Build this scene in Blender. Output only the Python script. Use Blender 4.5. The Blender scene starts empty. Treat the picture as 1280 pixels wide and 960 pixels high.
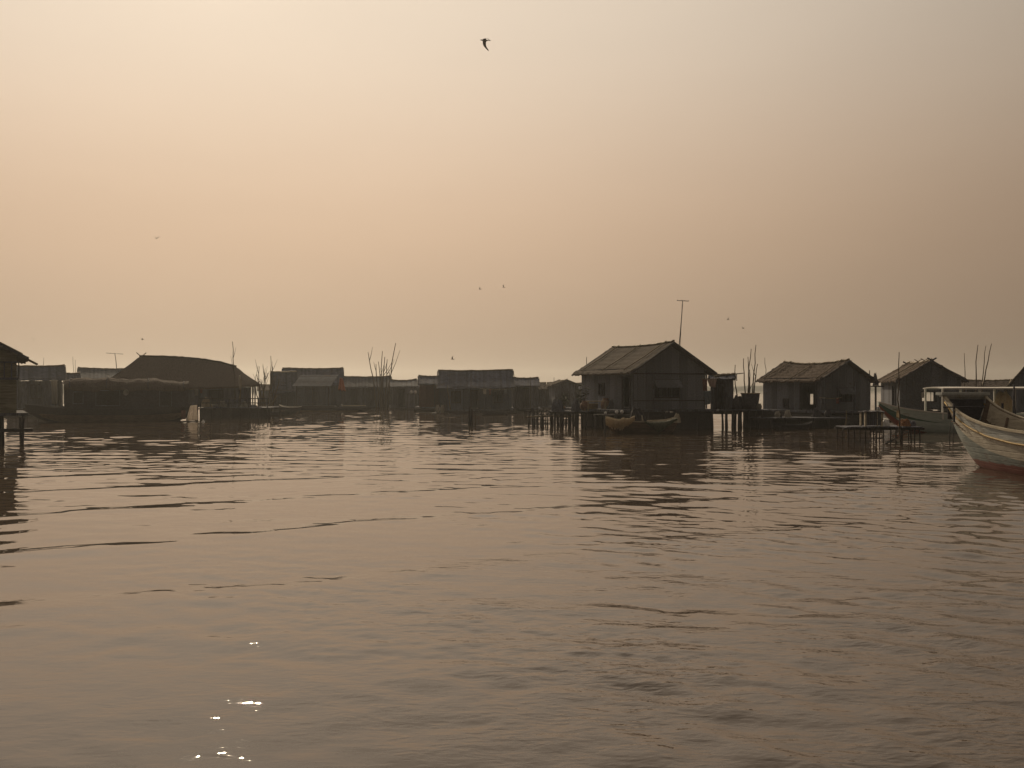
import bpy, math, random
import numpy as np
from mathutils import Vector, Matrix

R = math.radians
random.seed(11)
sc = bpy.context.scene
col = sc.collection
F = 1244.0          # focal length in photo pixels (1280 wide)
CAM_H = 2.4
HOR = 484.0

def X(px, d): return (px - 640.0) / F * d
def Z(py, d): return CAM_H + (HOR - py) / F * d
def P(px, py, d): return Vector((X(px, d), d, Z(py, d)))

# ------------------------------------------------------------------ look of the air, light and water
HAZE, HAZE_COL, HAZE_G = .0005, (.92, .94, .92), .6
SUN, EXPO = 2.5, 0.0
SKY_TINT = (.010, .0095, .009)
G1, GP, A1, A0 = .73, 3.3, 7.3, .95
HOR0, HORS = .52, .17
C_HOR, C_TOP = (1.0, .700, .475), (1.0, .83, .655)
WATER_COL, WATER_ROUGH, WBUMP = (.076, .056, .041), .022, .42
SL1, SL2, SL3, SL4, WAKE = .040, .040, .044, .056, .055

# ------------------------------------------------------------------ materials
def new_mat(name):
    m = bpy.data.materials.new(name); m.use_nodes = True
    nt = m.node_tree
    return m, nt, nt.nodes['Principled BSDF']

def node(nt, typ, **kw):
    n = nt.nodes.new(typ)
    for k, v in kw.items(): setattr(n, k, v)
    return n

def surf(name, c1, c2, scale=(3, 3, 3), rough=.85, bands=None, bandaxis='X', bump=.25, noise=4.0, c3=None, c3_at=(.58, .68), rand=.25, spec=.3, detail=6, zred=None, tone=(.62, 1.3)):
    """weathered surface: streaky noise between c1 and c2, optional board/corrugation bands, optional patches of c3"""
    m, nt, b = new_mat(name)
    L = nt.links.new
    tc = node(nt, 'ShaderNodeTexCoord')
    mp = node(nt, 'ShaderNodeMapping'); mp.inputs['Scale'].default_value = scale
    oi = node(nt, 'ShaderNodeObjectInfo')
    sh = node(nt, 'ShaderNodeVectorMath', operation='SCALE'); sh.inputs[0].default_value = (13.1, 7.7, 5.3)
    L(oi.outputs['Random'], sh.inputs['Scale'])
    L(sh.outputs[0], mp.inputs['Location'])
    L(tc.outputs['Object'], mp.inputs['Vector'])
    n1 = node(nt, 'ShaderNodeTexNoise'); n1.inputs['Scale'].default_value = noise; n1.inputs['Detail'].default_value = detail; n1.inputs['Roughness'].default_value = .65
    L(mp.outputs[0], n1.inputs['Vector'])
    cr = node(nt, 'ShaderNodeValToRGB')
    cr.color_ramp.elements[0].position = .33; cr.color_ramp.elements[0].color = (*c1, 1)
    cr.color_ramp.elements[1].position = .67; cr.color_ramp.elements[1].color = (*c2, 1)
    L(n1.outputs['Fac'], cr.inputs['Fac'])
    out = cr.outputs[0]
    hgt = n1.outputs['Fac']
    if bands:
        sep = node(nt, 'ShaderNodeSeparateXYZ'); L(tc.outputs['Object'], sep.inputs[0])
        if bandaxis == 'XY':
            ad = node(nt, 'ShaderNodeMath', operation='ADD'); L(sep.outputs['X'], ad.inputs[0]); L(sep.outputs['Y'], ad.inputs[1]); src = ad.outputs[0]
        else:
            src = sep.outputs[bandaxis]
        mu = node(nt, 'ShaderNodeMath', operation='MULTIPLY'); L(src, mu.inputs[0]); mu.inputs[1].default_value = 1.0 / bands
        fl = node(nt, 'ShaderNodeMath', operation='FLOOR'); L(mu.outputs[0], fl.inputs[0])
        fr = node(nt, 'ShaderNodeMath', operation='FRACT'); L(mu.outputs[0], fr.inputs[0])
        wn = node(nt, 'ShaderNodeTexWhiteNoise', noise_dimensions='1D'); L(fl.outputs[0], wn.inputs['W'])
        ml = node(nt, 'ShaderNodeMapRange'); L(wn.outputs['Value'], ml.inputs[0]); ml.inputs[3].default_value = tone[0]; ml.inputs[4].default_value = tone[1]
        mx = node(nt, 'ShaderNodeVectorMath', operation='SCALE'); L(out, mx.inputs[0]); L(ml.outputs[0], mx.inputs['Scale'])
        out = mx.outputs[0]
        # groove at the joint
        pp = node(nt, 'ShaderNodeMath', operation='PINGPONG'); L(fr.outputs[0], pp.inputs[0]); pp.inputs[1].default_value = .5
        mr = node(nt, 'ShaderNodeMapRange'); L(pp.outputs[0], mr.inputs[0]); mr.inputs[2].default_value = .12
        ad2 = node(nt, 'ShaderNodeMath', operation='MULTIPLY_ADD'); L(mr.outputs[0], ad2.inputs[0]); ad2.inputs[1].default_value = 1.2; L(n1.outputs['Fac'], ad2.inputs[2])
        hgt = ad2.outputs[0]
    if c3:
        n3 = node(nt, 'ShaderNodeTexNoise'); n3.inputs['Scale'].default_value = 1.3; n3.inputs['Detail'].default_value = 8; n3.inputs['Roughness'].default_value = .7
        L(mp.outputs[0], n3.inputs['Vector'])
        r3 = node(nt, 'ShaderNodeMapRange'); L(n3.outputs['Fac'], r3.inputs[0]); r3.inputs[1].default_value = c3_at[0]; r3.inputs[2].default_value = c3_at[1]
        m3 = node(nt, 'ShaderNodeMix', data_type='RGBA'); L(r3.outputs[0], m3.inputs['Factor']); L(out, m3.inputs['A']); m3.inputs['B'].default_value = (*c3, 1)
        out = m3.outputs['Result']
    if zred:
        sz = node(nt, 'ShaderNodeSeparateXYZ'); L(tc.outputs['Object'], sz.inputs[0])
        zz = node(nt, 'ShaderNodeMath', operation='MULTIPLY_ADD'); L(n1.outputs['Fac'], zz.inputs[0]); zz.inputs[1].default_value = .16; L(sz.outputs['Z'], zz.inputs[2])
        rz_ = node(nt, 'ShaderNodeMapRange'); L(zz.outputs[0], rz_.inputs[0]); rz_.inputs[1].default_value = zred + .10; rz_.inputs[2].default_value = zred + .06
        mz = node(nt, 'ShaderNodeMix', data_type='RGBA'); L(rz_.outputs[0], mz.inputs['Factor']); L(out, mz.inputs['A']); mz.inputs['B'].default_value = (.20, .062, .05, 1)
        out = mz.outputs['Result']
    rr = node(nt, 'ShaderNodeMapRange'); L(oi.outputs['Random'], rr.inputs[0]); rr.inputs[3].default_value = 1 - rand; rr.inputs[4].default_value = 1 + rand
    fin = node(nt, 'ShaderNodeVectorMath', operation='SCALE'); L(out, fin.inputs[0]); L(rr.outputs[0], fin.inputs['Scale'])
    L(fin.outputs[0], b.inputs['Base Color'])
    bp = node(nt, 'ShaderNodeBump'); bp.inputs['Strength'].default_value = bump; bp.inputs['Distance'].default_value = .05
    L(hgt, bp.inputs['Height']); L(bp.outputs[0], b.inputs['Normal'])
    b.inputs['Roughness'].default_value = rough
    b.inputs['Specular IOR Level'].default_value = spec
    return m

M = {}
M['thatch'] = surf('thatch', (0.0500, 0.0413, 0.0346), (0.1350, 0.1113, 0.0922), scale=(1.2, 7, 1.2), noise=5, bump=.8, rough=.95, c3=(.05, .045, .035), spec=.1)
M['thatch_brown'] = surf('thatch_brown', (0.0600, 0.0456, 0.0384), (0.1650, 0.1251, 0.0998), scale=(1.2, 7, 1.2), noise=5, bump=.8, rough=.95, c3=(.06, .05, .04), spec=.1)
M['thatch_x'] = surf('thatch_x', (0.0427, 0.0346, 0.0305), (0.1140, 0.0890, 0.0762), scale=(7, 1.2, 1.2), noise=5, bump=.8, rough=.95, c3=(.04, .035, .03), spec=.1)
M['tin'] = surf('tin', (0.0396, 0.0467, 0.0597), (0.0864, 0.0973, 0.1244), scale=(1, 1, 1), noise=3, bands=.18, bandaxis='Y', bump=.4, rough=.9, c3=(.08, .055, .045), spec=.12)
M['tin_dark'] = surf('tin_dark', (0.0304, 0.0367, 0.0565), (0.0712, 0.0809, 0.1214), scale=(1, 1, 1), noise=3, bands=.2, bandaxis='Y', bump=.4, rough=.95, c3=(.05, .038, .03), spec=.08)
M['plank'] = surf('plank', (0.0700, 0.0740, 0.0941), (0.1600, 0.1729, 0.2220), scale=(2, 2, .5), noise=4, bands=.22, bandaxis='XY', bump=.5, c3=(.06, .055, .05))
M['plank_h'] = surf('plank_h', (0.1625, 0.1530, 0.1116), (0.3375, 0.3124, 0.2363), scale=(.6, .6, 4), noise=3, bands=.24, bandaxis='Z', bump=.5, c3=(.07, .07, .05))
M['woven'] = surf('woven', (0.0850, 0.0903, 0.1082), (0.2000, 0.2142, 0.2571), scale=(3, 3, 3), noise=6, bands=.55, bandaxis='XY', bump=.6, c3=(.10, .09, .075))
M['woven_green'] = surf('woven_green', (0.0550, 0.0695, 0.0963), (0.1200, 0.1482, 0.2066), scale=(2, 2, 2), noise=5, bands=.7, bandaxis='XY', bump=.5, c3=(.09, .075, .06))
M['red_panel'] = surf('red_panel', (.13, .06, .05), (.22, .11, .09), noise=3, bands=.6, bandaxis='XY', bump=.4)
M['dark_wood'] = surf('dark_wood', (0.0300, 0.0295, 0.0385), (0.0720, 0.0704, 0.0906), scale=(2, 2, 2), noise=5, bump=.5)
M['wet_wood'] = surf('wet_wood', (0.0240, 0.0218, 0.0253), (0.0550, 0.0513, 0.0578), scale=(2, 2, 2), noise=5, bump=.5, rough=.6)
M['bamboo'] = surf('bamboo', (.13, .10, .06), (.24, .185, .115), scale=(2, 2, 1), noise=4, bump=.3, rough=.6)
M['bark'] = surf('bark', (.05, .04, .03), (.11, .085, .065), scale=(5, 5, 2), noise=5, bump=.6)
M['metal'] = surf('metal', (.12, .12, .12), (.2, .2, .2), noise=4, bump=.1, rough=.45, spec=.5)
M['white_paint'] = surf('white_paint', (.62, .6, .56), (.75, .73, .69), noise=4, bump=.12, rough=.5, c3=(.35, .31, .26), c3_at=(.66, .75), rand=.05)
M['hull_blue'] = surf('hull_blue', (.36, .40, .41), (.55, .58, .57), scale=(.6, 2, 2.5), noise=4, bump=.2, rough=.55, c3=(.22, .18, .14), c3_at=(.56, .68), rand=.05, bands=.155, bandaxis='Z', tone=(.88, 1.08))
M['hull_cream'] = surf('hull_cream', (.47, .44, .37), (.68, .645, .56), scale=(.6, 2, 2.5), noise=4, bump=.2, rough=.6, c3=(.20, .15, .11), c3_at=(.60, .72), rand=.05, bands=.155, bandaxis='Z', tone=(.88, 1.08), zred=.24)
M['hull_grey'] = surf('hull_grey', (.19, .23, .23), (.34, .37, .36), scale=(.6, 2, 2.5), noise=4, bump=.2, rough=.6, c3=(.15, .12, .10), c3_at=(.55, .7), rand=.05, bands=.155, bandaxis='Z', tone=(.88, 1.08), zred=.24)
M['hull_red'] = surf('hull_red', (.17, .045, .035), (.32, .09, .065), scale=(.6, 2, 2.5), noise=4, bump=.2, rough=.6, c3=(.10, .07, .055), c3_at=(.56, .7), rand=.05)
M['hull_yellow'] = surf('hull_yellow', (.32, .20, .06), (.48, .33, .11), scale=(1, 3, 3), noise=4, bump=.2, rough=.6, c3=(.16, .11, .07), rand=.05)
M['hull_green'] = surf('hull_green', (.035, .10, .085), (.07, .17, .14), scale=(.6, 2, 2.5), noise=4, bump=.2, rough=.5, c3=(.04, .06, .05), rand=.05)
M['mint_paint'] = surf('mint_paint', (.42, .52, .50), (.6, .68, .65), scale=(.6, 2, 2.5), noise=4, bump=.2, rough=.5, c3=(.25, .25, .22), rand=.05)
M['inner_wood'] = surf('inner_wood', (.10, .07, .05), (.2, .14, .10), scale=(.6, 3, 3), noise=4, bump=.3, c3=(.07, .05, .04))
M['cream_wood'] = surf('cream_wood', (.42, .37, .28), (.62, .56, .44), scale=(.6, 3, 3), noise=4, bump=.3, c3=(.16, .12, .09), c3_at=(.56, .7))
M['net'] = surf('net', (.34, .27, .18), (.72, .60, .44), scale=(8, 8, 3), noise=6, bump=1.0, rough=.9, c3=(.24, .11, .07))
M['green_tarp'] = surf('green_tarp', (.11, .13, .09), (.2, .215, .16), scale=(3, 3, 3), noise=6, bump=.6, rough=.7)
M['white_cloth'] = surf('white_cloth', (.55, .50, .45), (.78, .73, .68), scale=(3, 3, 2), noise=4, bump=.3, rough=.9, rand=.1)
M['pink_cloth'] = surf('pink_cloth', (.45, .34, .32), (.62, .48, .45), scale=(3, 3, 2), noise=4, bump=.3, rough=.9, rand=.1)
M['orange_cloth'] = surf('orange_cloth', (.26, .10, .045), (.40, .17, .075), scale=(3, 3, 2), noise=4, bump=.3, rough=.9, rand=.1)
M['tawny'] = surf('tawny', (.16, .08, .04), (.42, .2, .09), scale=(6, 6, 6), noise=5, bump=.6, rough=.9, rand=.1)
M['red_cloth'] = surf('red_cloth', (.13, .045, .04), (.22, .075, .06), scale=(3, 3, 2), noise=4, bump=.3, rough=.9, rand=.1)
M['blue_cloth'] = surf('blue_cloth', (.10, .13, .17), (.2, .24, .28), scale=(3, 3, 2), noise=4, bump=.3, rough=.9, rand=.1)
M['curtain'] = surf('curtain', (.28, .26, .24), (.42, .40, .37), scale=(8, 8, 1), noise=4, bump=.4, rough=.9, rand=.1)
M['clay'] = surf('clay', (.16, .09, .06), (.30, .18, .12), noise=4, bump=.2, rough=.6)
M['plastic_white'] = surf('plastic_white', (.66, .66, .66), (.8, .8, .8), noise=4, bump=.05, rough=.4, rand=.05, spec=.5)
M['foliage'] = surf('foliage', (.035, .05, .025), (.08, .10, .05), noise=6, bump=.4)
M['feather'] = surf('feather', (.10, .09, .075), (.2, .18, .15), noise=8, bump=.1)
M['feather_hazed'] = surf('feather_hazed', (.3, .26, .22), (.42, .38, .33), noise=8, bump=.1)  # lighter copy of feather: fading of far birds put into the colour
M['shore'] = surf('shore', (.04, .05, .035), (.08, .09, .06), scale=(.05, .05, .2), noise=4, bump=.3)

def let_light_through(names, amount):
    for n in names:
        nt = M[n].node_tree; b = nt.nodes['Principled BSDF']; out = nt.nodes['Material Output']
        tr = nt.nodes.new('ShaderNodeBsdfTranslucent'); mx = nt.nodes.new('ShaderNodeMixShader'); mx.inputs[0].default_value = amount
        nt.links.new(b.inputs['Base Color'].links[0].from_socket, tr.inputs['Color'])
        nt.links.new(b.outputs[0], mx.inputs[1]); nt.links.new(tr.outputs[0], mx.inputs[2]); nt.links.new(mx.outputs[0], out.inputs['Surface'])
let_light_through(('white_cloth', 'pink_cloth', 'orange_cloth', 'curtain', 'net', 'green_tarp'), .5)

# ------------------------------------------------------------------ mesh helper
class MB:
    def __init__(self): self.v = []; self.f = []; self.mi = []; self.sm = []
    def face(self, idx, mi=0, smooth=False):
        self.f.append(tuple(idx)); self.mi.append(mi); self.sm.append(smooth)
    def box(self, c, s, rz=0, mi=0, rot=None):
        hx, hy, hz = s[0] / 2, s[1] / 2, s[2] / 2
        m = rot if rot else Matrix.Rotation(rz, 3, 'Z')
        n = len(self.v); c = Vector(c)
        for dx, dy, dz in ((-1,-1,-1),(1,-1,-1),(1,1,-1),(-1,1,-1),(-1,-1,1),(1,-1,1),(1,1,1),(-1,1,1)):
            self.v.append(tuple(c + m @ Vector((dx*hx, dy*hy, dz*hz))))
        for q in ((0,3,2,1),(4,5,6,7),(0,1,5,4),(1,2,6,5),(2,3,7,6),(3,0,4,7)):
            self.face([n + i for i in q], mi)
    def bar(self, a, b, w, h=None, mi=0):
        a, b = Vector(a), Vector(b); h = h or w
        d = b - a; L = d.length
        if L < 1e-6: return
        q = d.to_track_quat('Z', 'Y').to_matrix()
        self.box((a + b) / 2, (w, h, L), rot=q, mi=mi)
    def tube(self, pts, radii, n=6, mi=0, cap=True):
        pts = [Vector(p) for p in pts]
        if not hasattr(radii, '__len__'): radii = [radii] * len(pts)
        base = len(self.v); up = None
        for i, p in enumerate(pts):
            t = (pts[min(i + 1, len(pts) - 1)] - pts[max(i - 1, 0)]).normalized()
            ref = Vector((1, 0, 0)) if abs(t.x) < .8 else Vector((0, 1, 0))
            a = t.cross(ref).normalized(); b = t.cross(a)
            for k in range(n):
                an = 2 * math.pi * k / n
                self.v.append(tuple(p + (a * math.cos(an) + b * math.sin(an)) * radii[i]))
        for i in range(len(pts) - 1):
            for k in range(n):
                k2 = (k + 1) % n
                self.face((base + i*n + k, base + (i+1)*n + k, base + (i+1)*n + k2, base + i*n + k2), mi, True)
        if cap:
            self.face([base + k for k in range(n)], mi)
            e = base + (len(pts) - 1) * n
            self.face([e + n - 1 - k for k in range(n)], mi)
    def lathe(self, prof, c=(0, 0, 0), n=16, mi=0):
        base = len(self.v); c = Vector(c)
        for r, z in prof:
            for k in range(n):
                a = 2 * math.pi * k / n
                self.v.append((c.x + r * math.cos(a), c.y + r * math.sin(a), c.z + z))
        for i in range(len(prof) - 1):
            for k in range(n):
                k2 = (k + 1) % n
                self.face((base+i*n+k, base+i*n+k2, base+(i+1)*n+k2, base+(i+1)*n+k), mi, True)
        self.face([base + n - 1 - k for k in range(n)], mi)
        e = base + (len(prof) - 1) * n
        self.face([e + k for k in range(n)], mi)
    def grid(self, rows, mi=0, smooth=True, close=False, mifun=None):
        """rows: list of lists of points"""
        base = len(self.v); nc = len(rows[0])
        for r in rows: self.v.extend([tuple(p) for p in r])
        for i in range(len(rows) - 1):
            for j in range(nc - (0 if close else 1)):
                j2 = (j + 1) % nc
                self.face((base+i*nc+j, base+i*nc+j2, base+(i+1)*nc+j2, base+(i+1)*nc+j), mifun(i, j) if mifun else mi, smooth)
        return base
    def slab(self, rows, th, mi=0, smooth=False):
        """a surface with thickness straight down"""
        nr, nc = len(rows), len(rows[0])
        b = len(self.v)
        for r in rows: self.v.extend([tuple(p) for p in r])
        b2 = len(self.v)
        for r in rows: self.v.extend([(p[0], p[1], p[2] - th) for p in r])
        for i in range(nr - 1):
            for j in range(nc - 1):
                q = (i*nc+j, i*nc+j+1, (i+1)*nc+j+1, (i+1)*nc+j)
                self.face([b + k for k in q], mi, smooth)
                self.face([b2 + k for k in reversed(q)], mi, smooth)
        ring = [j for j in range(nc)] + [i*nc+nc-1 for i in range(1, nr)] + [(nr-1)*nc+j for j in range(nc-2, -1, -1)] + [i*nc for i in range(nr-2, 0, -1)]
        for k in range(len(ring)):
            a, c = ring[k], ring[(k + 1) % len(ring)]
            self.face((b + a, b2 + a, b2 + c, b + c), mi)
    def build(self, name, mats, parent=None, loc=(0, 0, 0), rz=0):
        me = bpy.data.meshes.new(name)
        me.from_pydata(self.v, [], self.f)
        if not isinstance(mats, (list, tuple)): mats = [mats]
        for m in mats: me.materials.append(M[m] if isinstance(m, str) else m)
        me.polygons.foreach_set('material_index', self.mi)
        me.polygons.foreach_set('use_smooth', self.sm)
        me.update()
        o = bpy.data.objects.new(name, me); col.objects.link(o)
        o.location = loc; o.rotation_euler = (0, 0, rz)
        if parent: o.parent = parent
        return o

def tag(o, label=None, cat=None, group=None, kind=None):
    if label: o['label'] = label
    if cat: o['category'] = cat
    if group: o['group'] = group
    if kind: o['kind'] = kind
    return o

def empty(name, loc, rz=0, label=None, cat=None, group=None):
    o = bpy.data.objects.new(name, None); col.objects.link(o)
    o.empty_display_size = .3
    o.location = loc; o.rotation_euler = (0, 0, rz)
    return tag(o, label, cat, group)

def copy_tree(o, parent=None):
    c = o.copy(); col.objects.link(c)
    if parent: c.parent = parent
    for ch in list(o.children): copy_tree(ch, c)
    return c

rnd = random.uniform

# ------------------------------------------------------------------ houses
def wall_panel(mb, p0, p1, z0, z1, th, opens=(), zr=None):
    """upright wall from p0 to p1 (local xy), cells skipped where an opening is"""
    p0, p1 = Vector((*p0, 0)), Vector((*p1, 0))
    d = p1 - p0; L = d.length; u = d / L
    ang = math.atan2(u.y, u.x)
    us = sorted({0, L, *[min(max(o[0], 0), L) for o in opens], *[min(max(o[1], 0), L) for o in opens]})
    zs = sorted({z0, z1, *[o[2] for o in opens], *[o[3] for o in opens]})
    zs = [z for z in zs if z0 <= z <= z1]
    for i in range(len(us) - 1):
        for j in range(len(zs) - 1):
            um, zm = (us[i] + us[i+1]) / 2, (zs[j] + zs[j+1]) / 2
            if us[i+1] - us[i] < 1e-4 or zs[j+1] - zs[j] < 1e-4: continue
            if any(o[0] < um < o[1] and o[2] < zm < o[3] for o in opens): continue
            c = p0 + u * um
            mb.box((c.x, c.y, zm), (us[i+1] - us[i], th, zs[j+1] - zs[j]), rz=ang)

def roof_rows(W, L, ze, zr, ov, og, sag, jit, nu=18, nv=6, zr_back=None, courses=0):
    rows = []
    hw = W / 2 + ov
    for i in range(nu + 1):
        t = i / nu
        y = -og + t * (L + 2 * og)
        zz = zr if zr_back is None else zr + (zr_back - zr) * t
        row = []
        for j in range(-nv, nv + 1):
            v = 1 - abs(j) / nv
            x = (j / nv) * hw
            z = ze + (zz - ze) * v - sag * 4 * t * (1 - t) * (.3 + .7 * v) - .05 * math.sin(math.pi * v)
            if courses: z += .06 * (((1 - v) * courses) % 1.0) - .03
            k = jit * (1.0 if abs(j) == nv or i in (0, nu) else .45)
            x += rnd(-k, k) * (.6 if j else 0); z += rnd(-k, k); yy = y + (rnd(-k, k) if i in (0, nu) else 0)
            row.append((x, yy, z))
        rows.append(row)
    return rows

def frame(mb, p0, u, z0, z1, u0, u1, nrm, t=.07):
    """a window/door frame proud of the wall; p0 wall origin, u direction, nrm outward"""
    for (a, b, c, d) in ((u0 - t, u0, z0 - t, z1 + t), (u1, u1 + t, z0 - t, z1 + t)):
        m = p0 + u * ((a + b) / 2) + nrm * .03
        mb.box((m.x, m.y, (c + d) / 2), (abs(b - a), .1, d - c), rz=math.atan2(u.y, u.x))
    for zc in (z1 + t / 2, z0 - t / 2):
        m = p0 + u * ((u0 + u1) / 2) + nrm * .03
        mb.box((m.x, m.y, zc), (u1 - u0, .1, t), rz=math.atan2(u.y, u.x))

def house(name, label, loc, rz, W, L, zf, ze, zr, ov=.35, og=.35, wall='plank', roof='thatch', ropt=None, opens=None,
          base='stilt', sag=.12, jit=.035, th=.1, gap=0.0, deck=(.3, .3, .3, .3), deck_th=.12, zr_back=None,
          group='houses of the floating village', cat='house', crossed=False, nstilt=(4, 3), stilt_r=.1, roof_th=.1, ridge='bamboo', battens=3):
    """gable house. local frame: front gable at y=0 facing -y, house runs to y=L.  walls: front, back, left (x<0), right"""
    opens = opens or {}
    root = empty(name, (loc[0], loc[1], 0), rz, label, cat, group)
    s = (zr - ze) / (W / 2 + ov)
    zw = ze + s * ov - roof_th - .06 - gap       # top of side walls
    hw = W / 2
    conf = {'front': ((-hw, 0), (hw, 0), Vector((0, -1, 0))),
            'back': ((hw, L), (-hw, L), Vector((0, 1, 0))),
            'left': ((-hw, th / 2), (-hw, L - th / 2), Vector((-1, 0, 0))),
            'right': ((hw, th / 2), (hw, L - th / 2), Vector((1, 0, 0)))}
    w = MB()
    for side, (a, b, nrm) in conf.items():
        ol = [o[:4] for o in opens.get(side, ())]
        if side in ('left', 'right'):
            u = (Vector((*b, 0)) - Vector((*a, 0))).normalized()
            a2 = Vector((*a, 0)) + u * 0.002; b2 = Vector((*b, 0)) - u * 0.002
            off = -nrm * (th / 2)
            wall_panel(w, (a2 + off).xy, (b2 + off).xy, zf, zw, th, ol)
        else:
            wall_panel(w, a, b, zf, zw, th, ol)
            # gable triangle
            yy = a[1]
            zt = zr if side == 'front' or zr_back is None else zr_back
            zt = zt - roof_th - .1 - (sag * .0)
            n = len(w.v)
            zs0 = zw + .001
            for dy in (-th / 2, th / 2):
                w.v.extend([(-hw, yy + dy, zs0), (hw, yy + dy, zs0), (hw, yy + dy, zs0 + gap * .2), (0, yy + dy, zt), (-hw, yy + dy, zs0 + gap * .2)])
            w.face([n, n+1, n+2, n+3, n+4]); w.face([n+9, n+8, n+7, n+6, n+5])
            for k in range(5):
                k2 = (k + 1) % 5
                w.face([n + k, n + 5 + k, n + 5 + k2, n + k2])
    w.build('wall', wall, root)
    # roof
    th_ = 'thatch' in roof
    r = MB(); rows = roof_rows(W, L, ze, zr, ov, og, sag, jit * (1.3 if th_ else 1), zr_back=zr_back, nu=40 if th_ else 18, nv=18 if th_ else 6, courses=6 if th_ else 0)
    r.slab(rows, roof_th)
    rf = r.build('roof', roof, root)
    mid = len(rows[0]) // 2
    rc = MB(); rc.tube([(p[mid][0], p[mid][1], p[mid][2] + .05) for p in rows], .07, 6)
    rc.build('ridge_cap', ridge, rf)
    # barge boards along the front and back slopes
    for row, dy in ((rows[0], -.05), (rows[-1], .05)):
        for sgn in (-1, 1):
            bb = MB()
            e = row[0] if sgn < 0 else row[-1]; t = row[mid]
            a = Vector((e[0], e[1] + dy, e[2] - .08)); b = Vector((t[0], t[1] + dy, t[2] - .05))
            if crossed: b = b + (b - a).normalized() * .35
            bb.bar(a, b, .05, .1); bb.build('barge_board', 'dark_wood', rf)
    if th_ and battens:
        for t in np.linspace(.12, .88, battens):
            rw = rows[int(t * (len(rows) - 1))]
            for sgn in (-1, 1):
                e = rw[1] if sgn < 0 else rw[-2]; tp = rw[mid]
                bt_ = MB(); x_ = rnd(-.25, .25); bt_.tube([(e[0], e[1] + x_, e[2] + .05), (tp[0] * .5 + e[0] * .5, e[1] + x_ * .5, (e[2] + tp[2]) / 2 + .07), (tp[0] + sgn * .02, tp[1], tp[2] + .12)], [.03, .035, .03], 5)
                bt_.build('roof_pole', 'bamboo', rf)
    # eave beam and rafter ends
    for sgn in (-1, 1):
        eb = MB(); eb.bar((sgn * (hw + .06), -og * .7, zw + gap + .02), (sgn * (hw + .06), L + og * .7, zw + gap + .02), .09)
        eb.build('eave_beam', 'dark_wood', root)
    if gap > 0:
        for sgn in (-1, 1):
            for yy in (.1, L * .5, L - .1):
                c = MB(); c.bar((sgn * (hw - .15), yy, zf), (sgn * (hw - .15), yy, zw + gap + .05), .1); c.build('wall_post', 'dark_wood', root)
    # windows and doors
    for side, lst in opens.items():
        a, b, nrm = conf[side]
        a = Vector((*a, 0)); u = (Vector((*b, 0)) - a).normalized()
        for o in lst:
            kind = o[4] if len(o) > 4 else 'window'
            if kind == 'hole': continue
            fm = MB(); frame(fm, a, u, o[2], o[3], o[0], o[1], nrm)
            if kind == 'window':
                fo = fm.build('window', 'dark_wood', root)
                k = max(2, int((o[1] - o[0]) / .3))
                bars = MB()
                for i in range(1, k):
                    c = a + u * (o[0] + (o[1] - o[0]) * i / k) - nrm * .03
                    bars.bar((c.x, c.y, o[2]), (c.x, c.y, o[3]), .035)
                bars.build('window_bars', 'dark_wood', fo)
                sh = MB()                          # top-hung shutter propped open
                c0 = a + u * ((o[0] + o[1]) / 2) + nrm * .1
                hgt = (o[3] - o[2]) * .75
                q = c0 + nrm * hgt * .55
                for_ax = math.atan2(u.y, u.x)
                n = len(sh.v)
                wv = u * ((o[1] - o[0]) / 2 + .05)
                pts = [c0 - wv, c0 + wv, q + wv, q - wv]; zz = [o[3] + .05, o[3] + .05, o[3] - hgt * .55, o[3] - hgt * .55]
                for dz in (0, -.03):
                    for p_, z_ in zip(pts, zz): sh.v.append((p_.x, p_.y, z_ + dz))
                sh.face([0, 1, 2, 3]); sh.face([7, 6, 5, 4])
                for k in range(4): sh.face([k, 4 + k, 4 + (k + 1) % 4, (k + 1) % 4])
                if len(o) > 5 and o[5] == 'shutter': sh.build('shutter', wall, fo)
            else:
                fo = fm.build('door', 'dark_wood', root)
                lf = MB()                          # leaf swung open against the wall inside
                c = a + u * (o[0] - .04) - nrm * ((o[1] - o[0]) / 2 + .1)
                lf.box((c.x, c.y, (o[2] + o[3]) / 2), (.04, (o[1] - o[0]) * .95, o[3] - o[2] - .06), rz=math.atan2(u.y, u.x))
                if len(o) > 5 and o[5] == 'leaf': lf.build('door_leaf', 'plank', fo)
    # deck
    dl, dr, df, db = deck
    dk = MB(); x0, x1, y0, y1 = -hw - dl, hw + dr, -df, L + db
    n = max(2, int((y1 - y0) / .28))
    for i in range(n):
        ya = y0 + (y1 - y0) * i / n; yb = y0 + (y1 - y0) * (i + 1) / n - .012
        e0, e1 = rnd(-.06, .06), rnd(-.06, .06)
        dk.box(((x0 + x1) / 2 + (e0 + e1) / 2, (ya + yb) / 2, zf - deck_th / 2 - .004 + rnd(-.004, .004)), (x1 - x0 + e1 - e0, yb - ya, deck_th))
    dko = dk.build('deck', 'plank', root)
    bt = zf - deck_th - .01
    for xx in np.linspace(x0 + .15, x1 - .15, 3):
        be = MB(); be.bar((xx, y0 - .1, bt - .07), (xx, y1 + .1, bt - .07), .13); be.build('floor_beam', 'wet_wood', dko)
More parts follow.
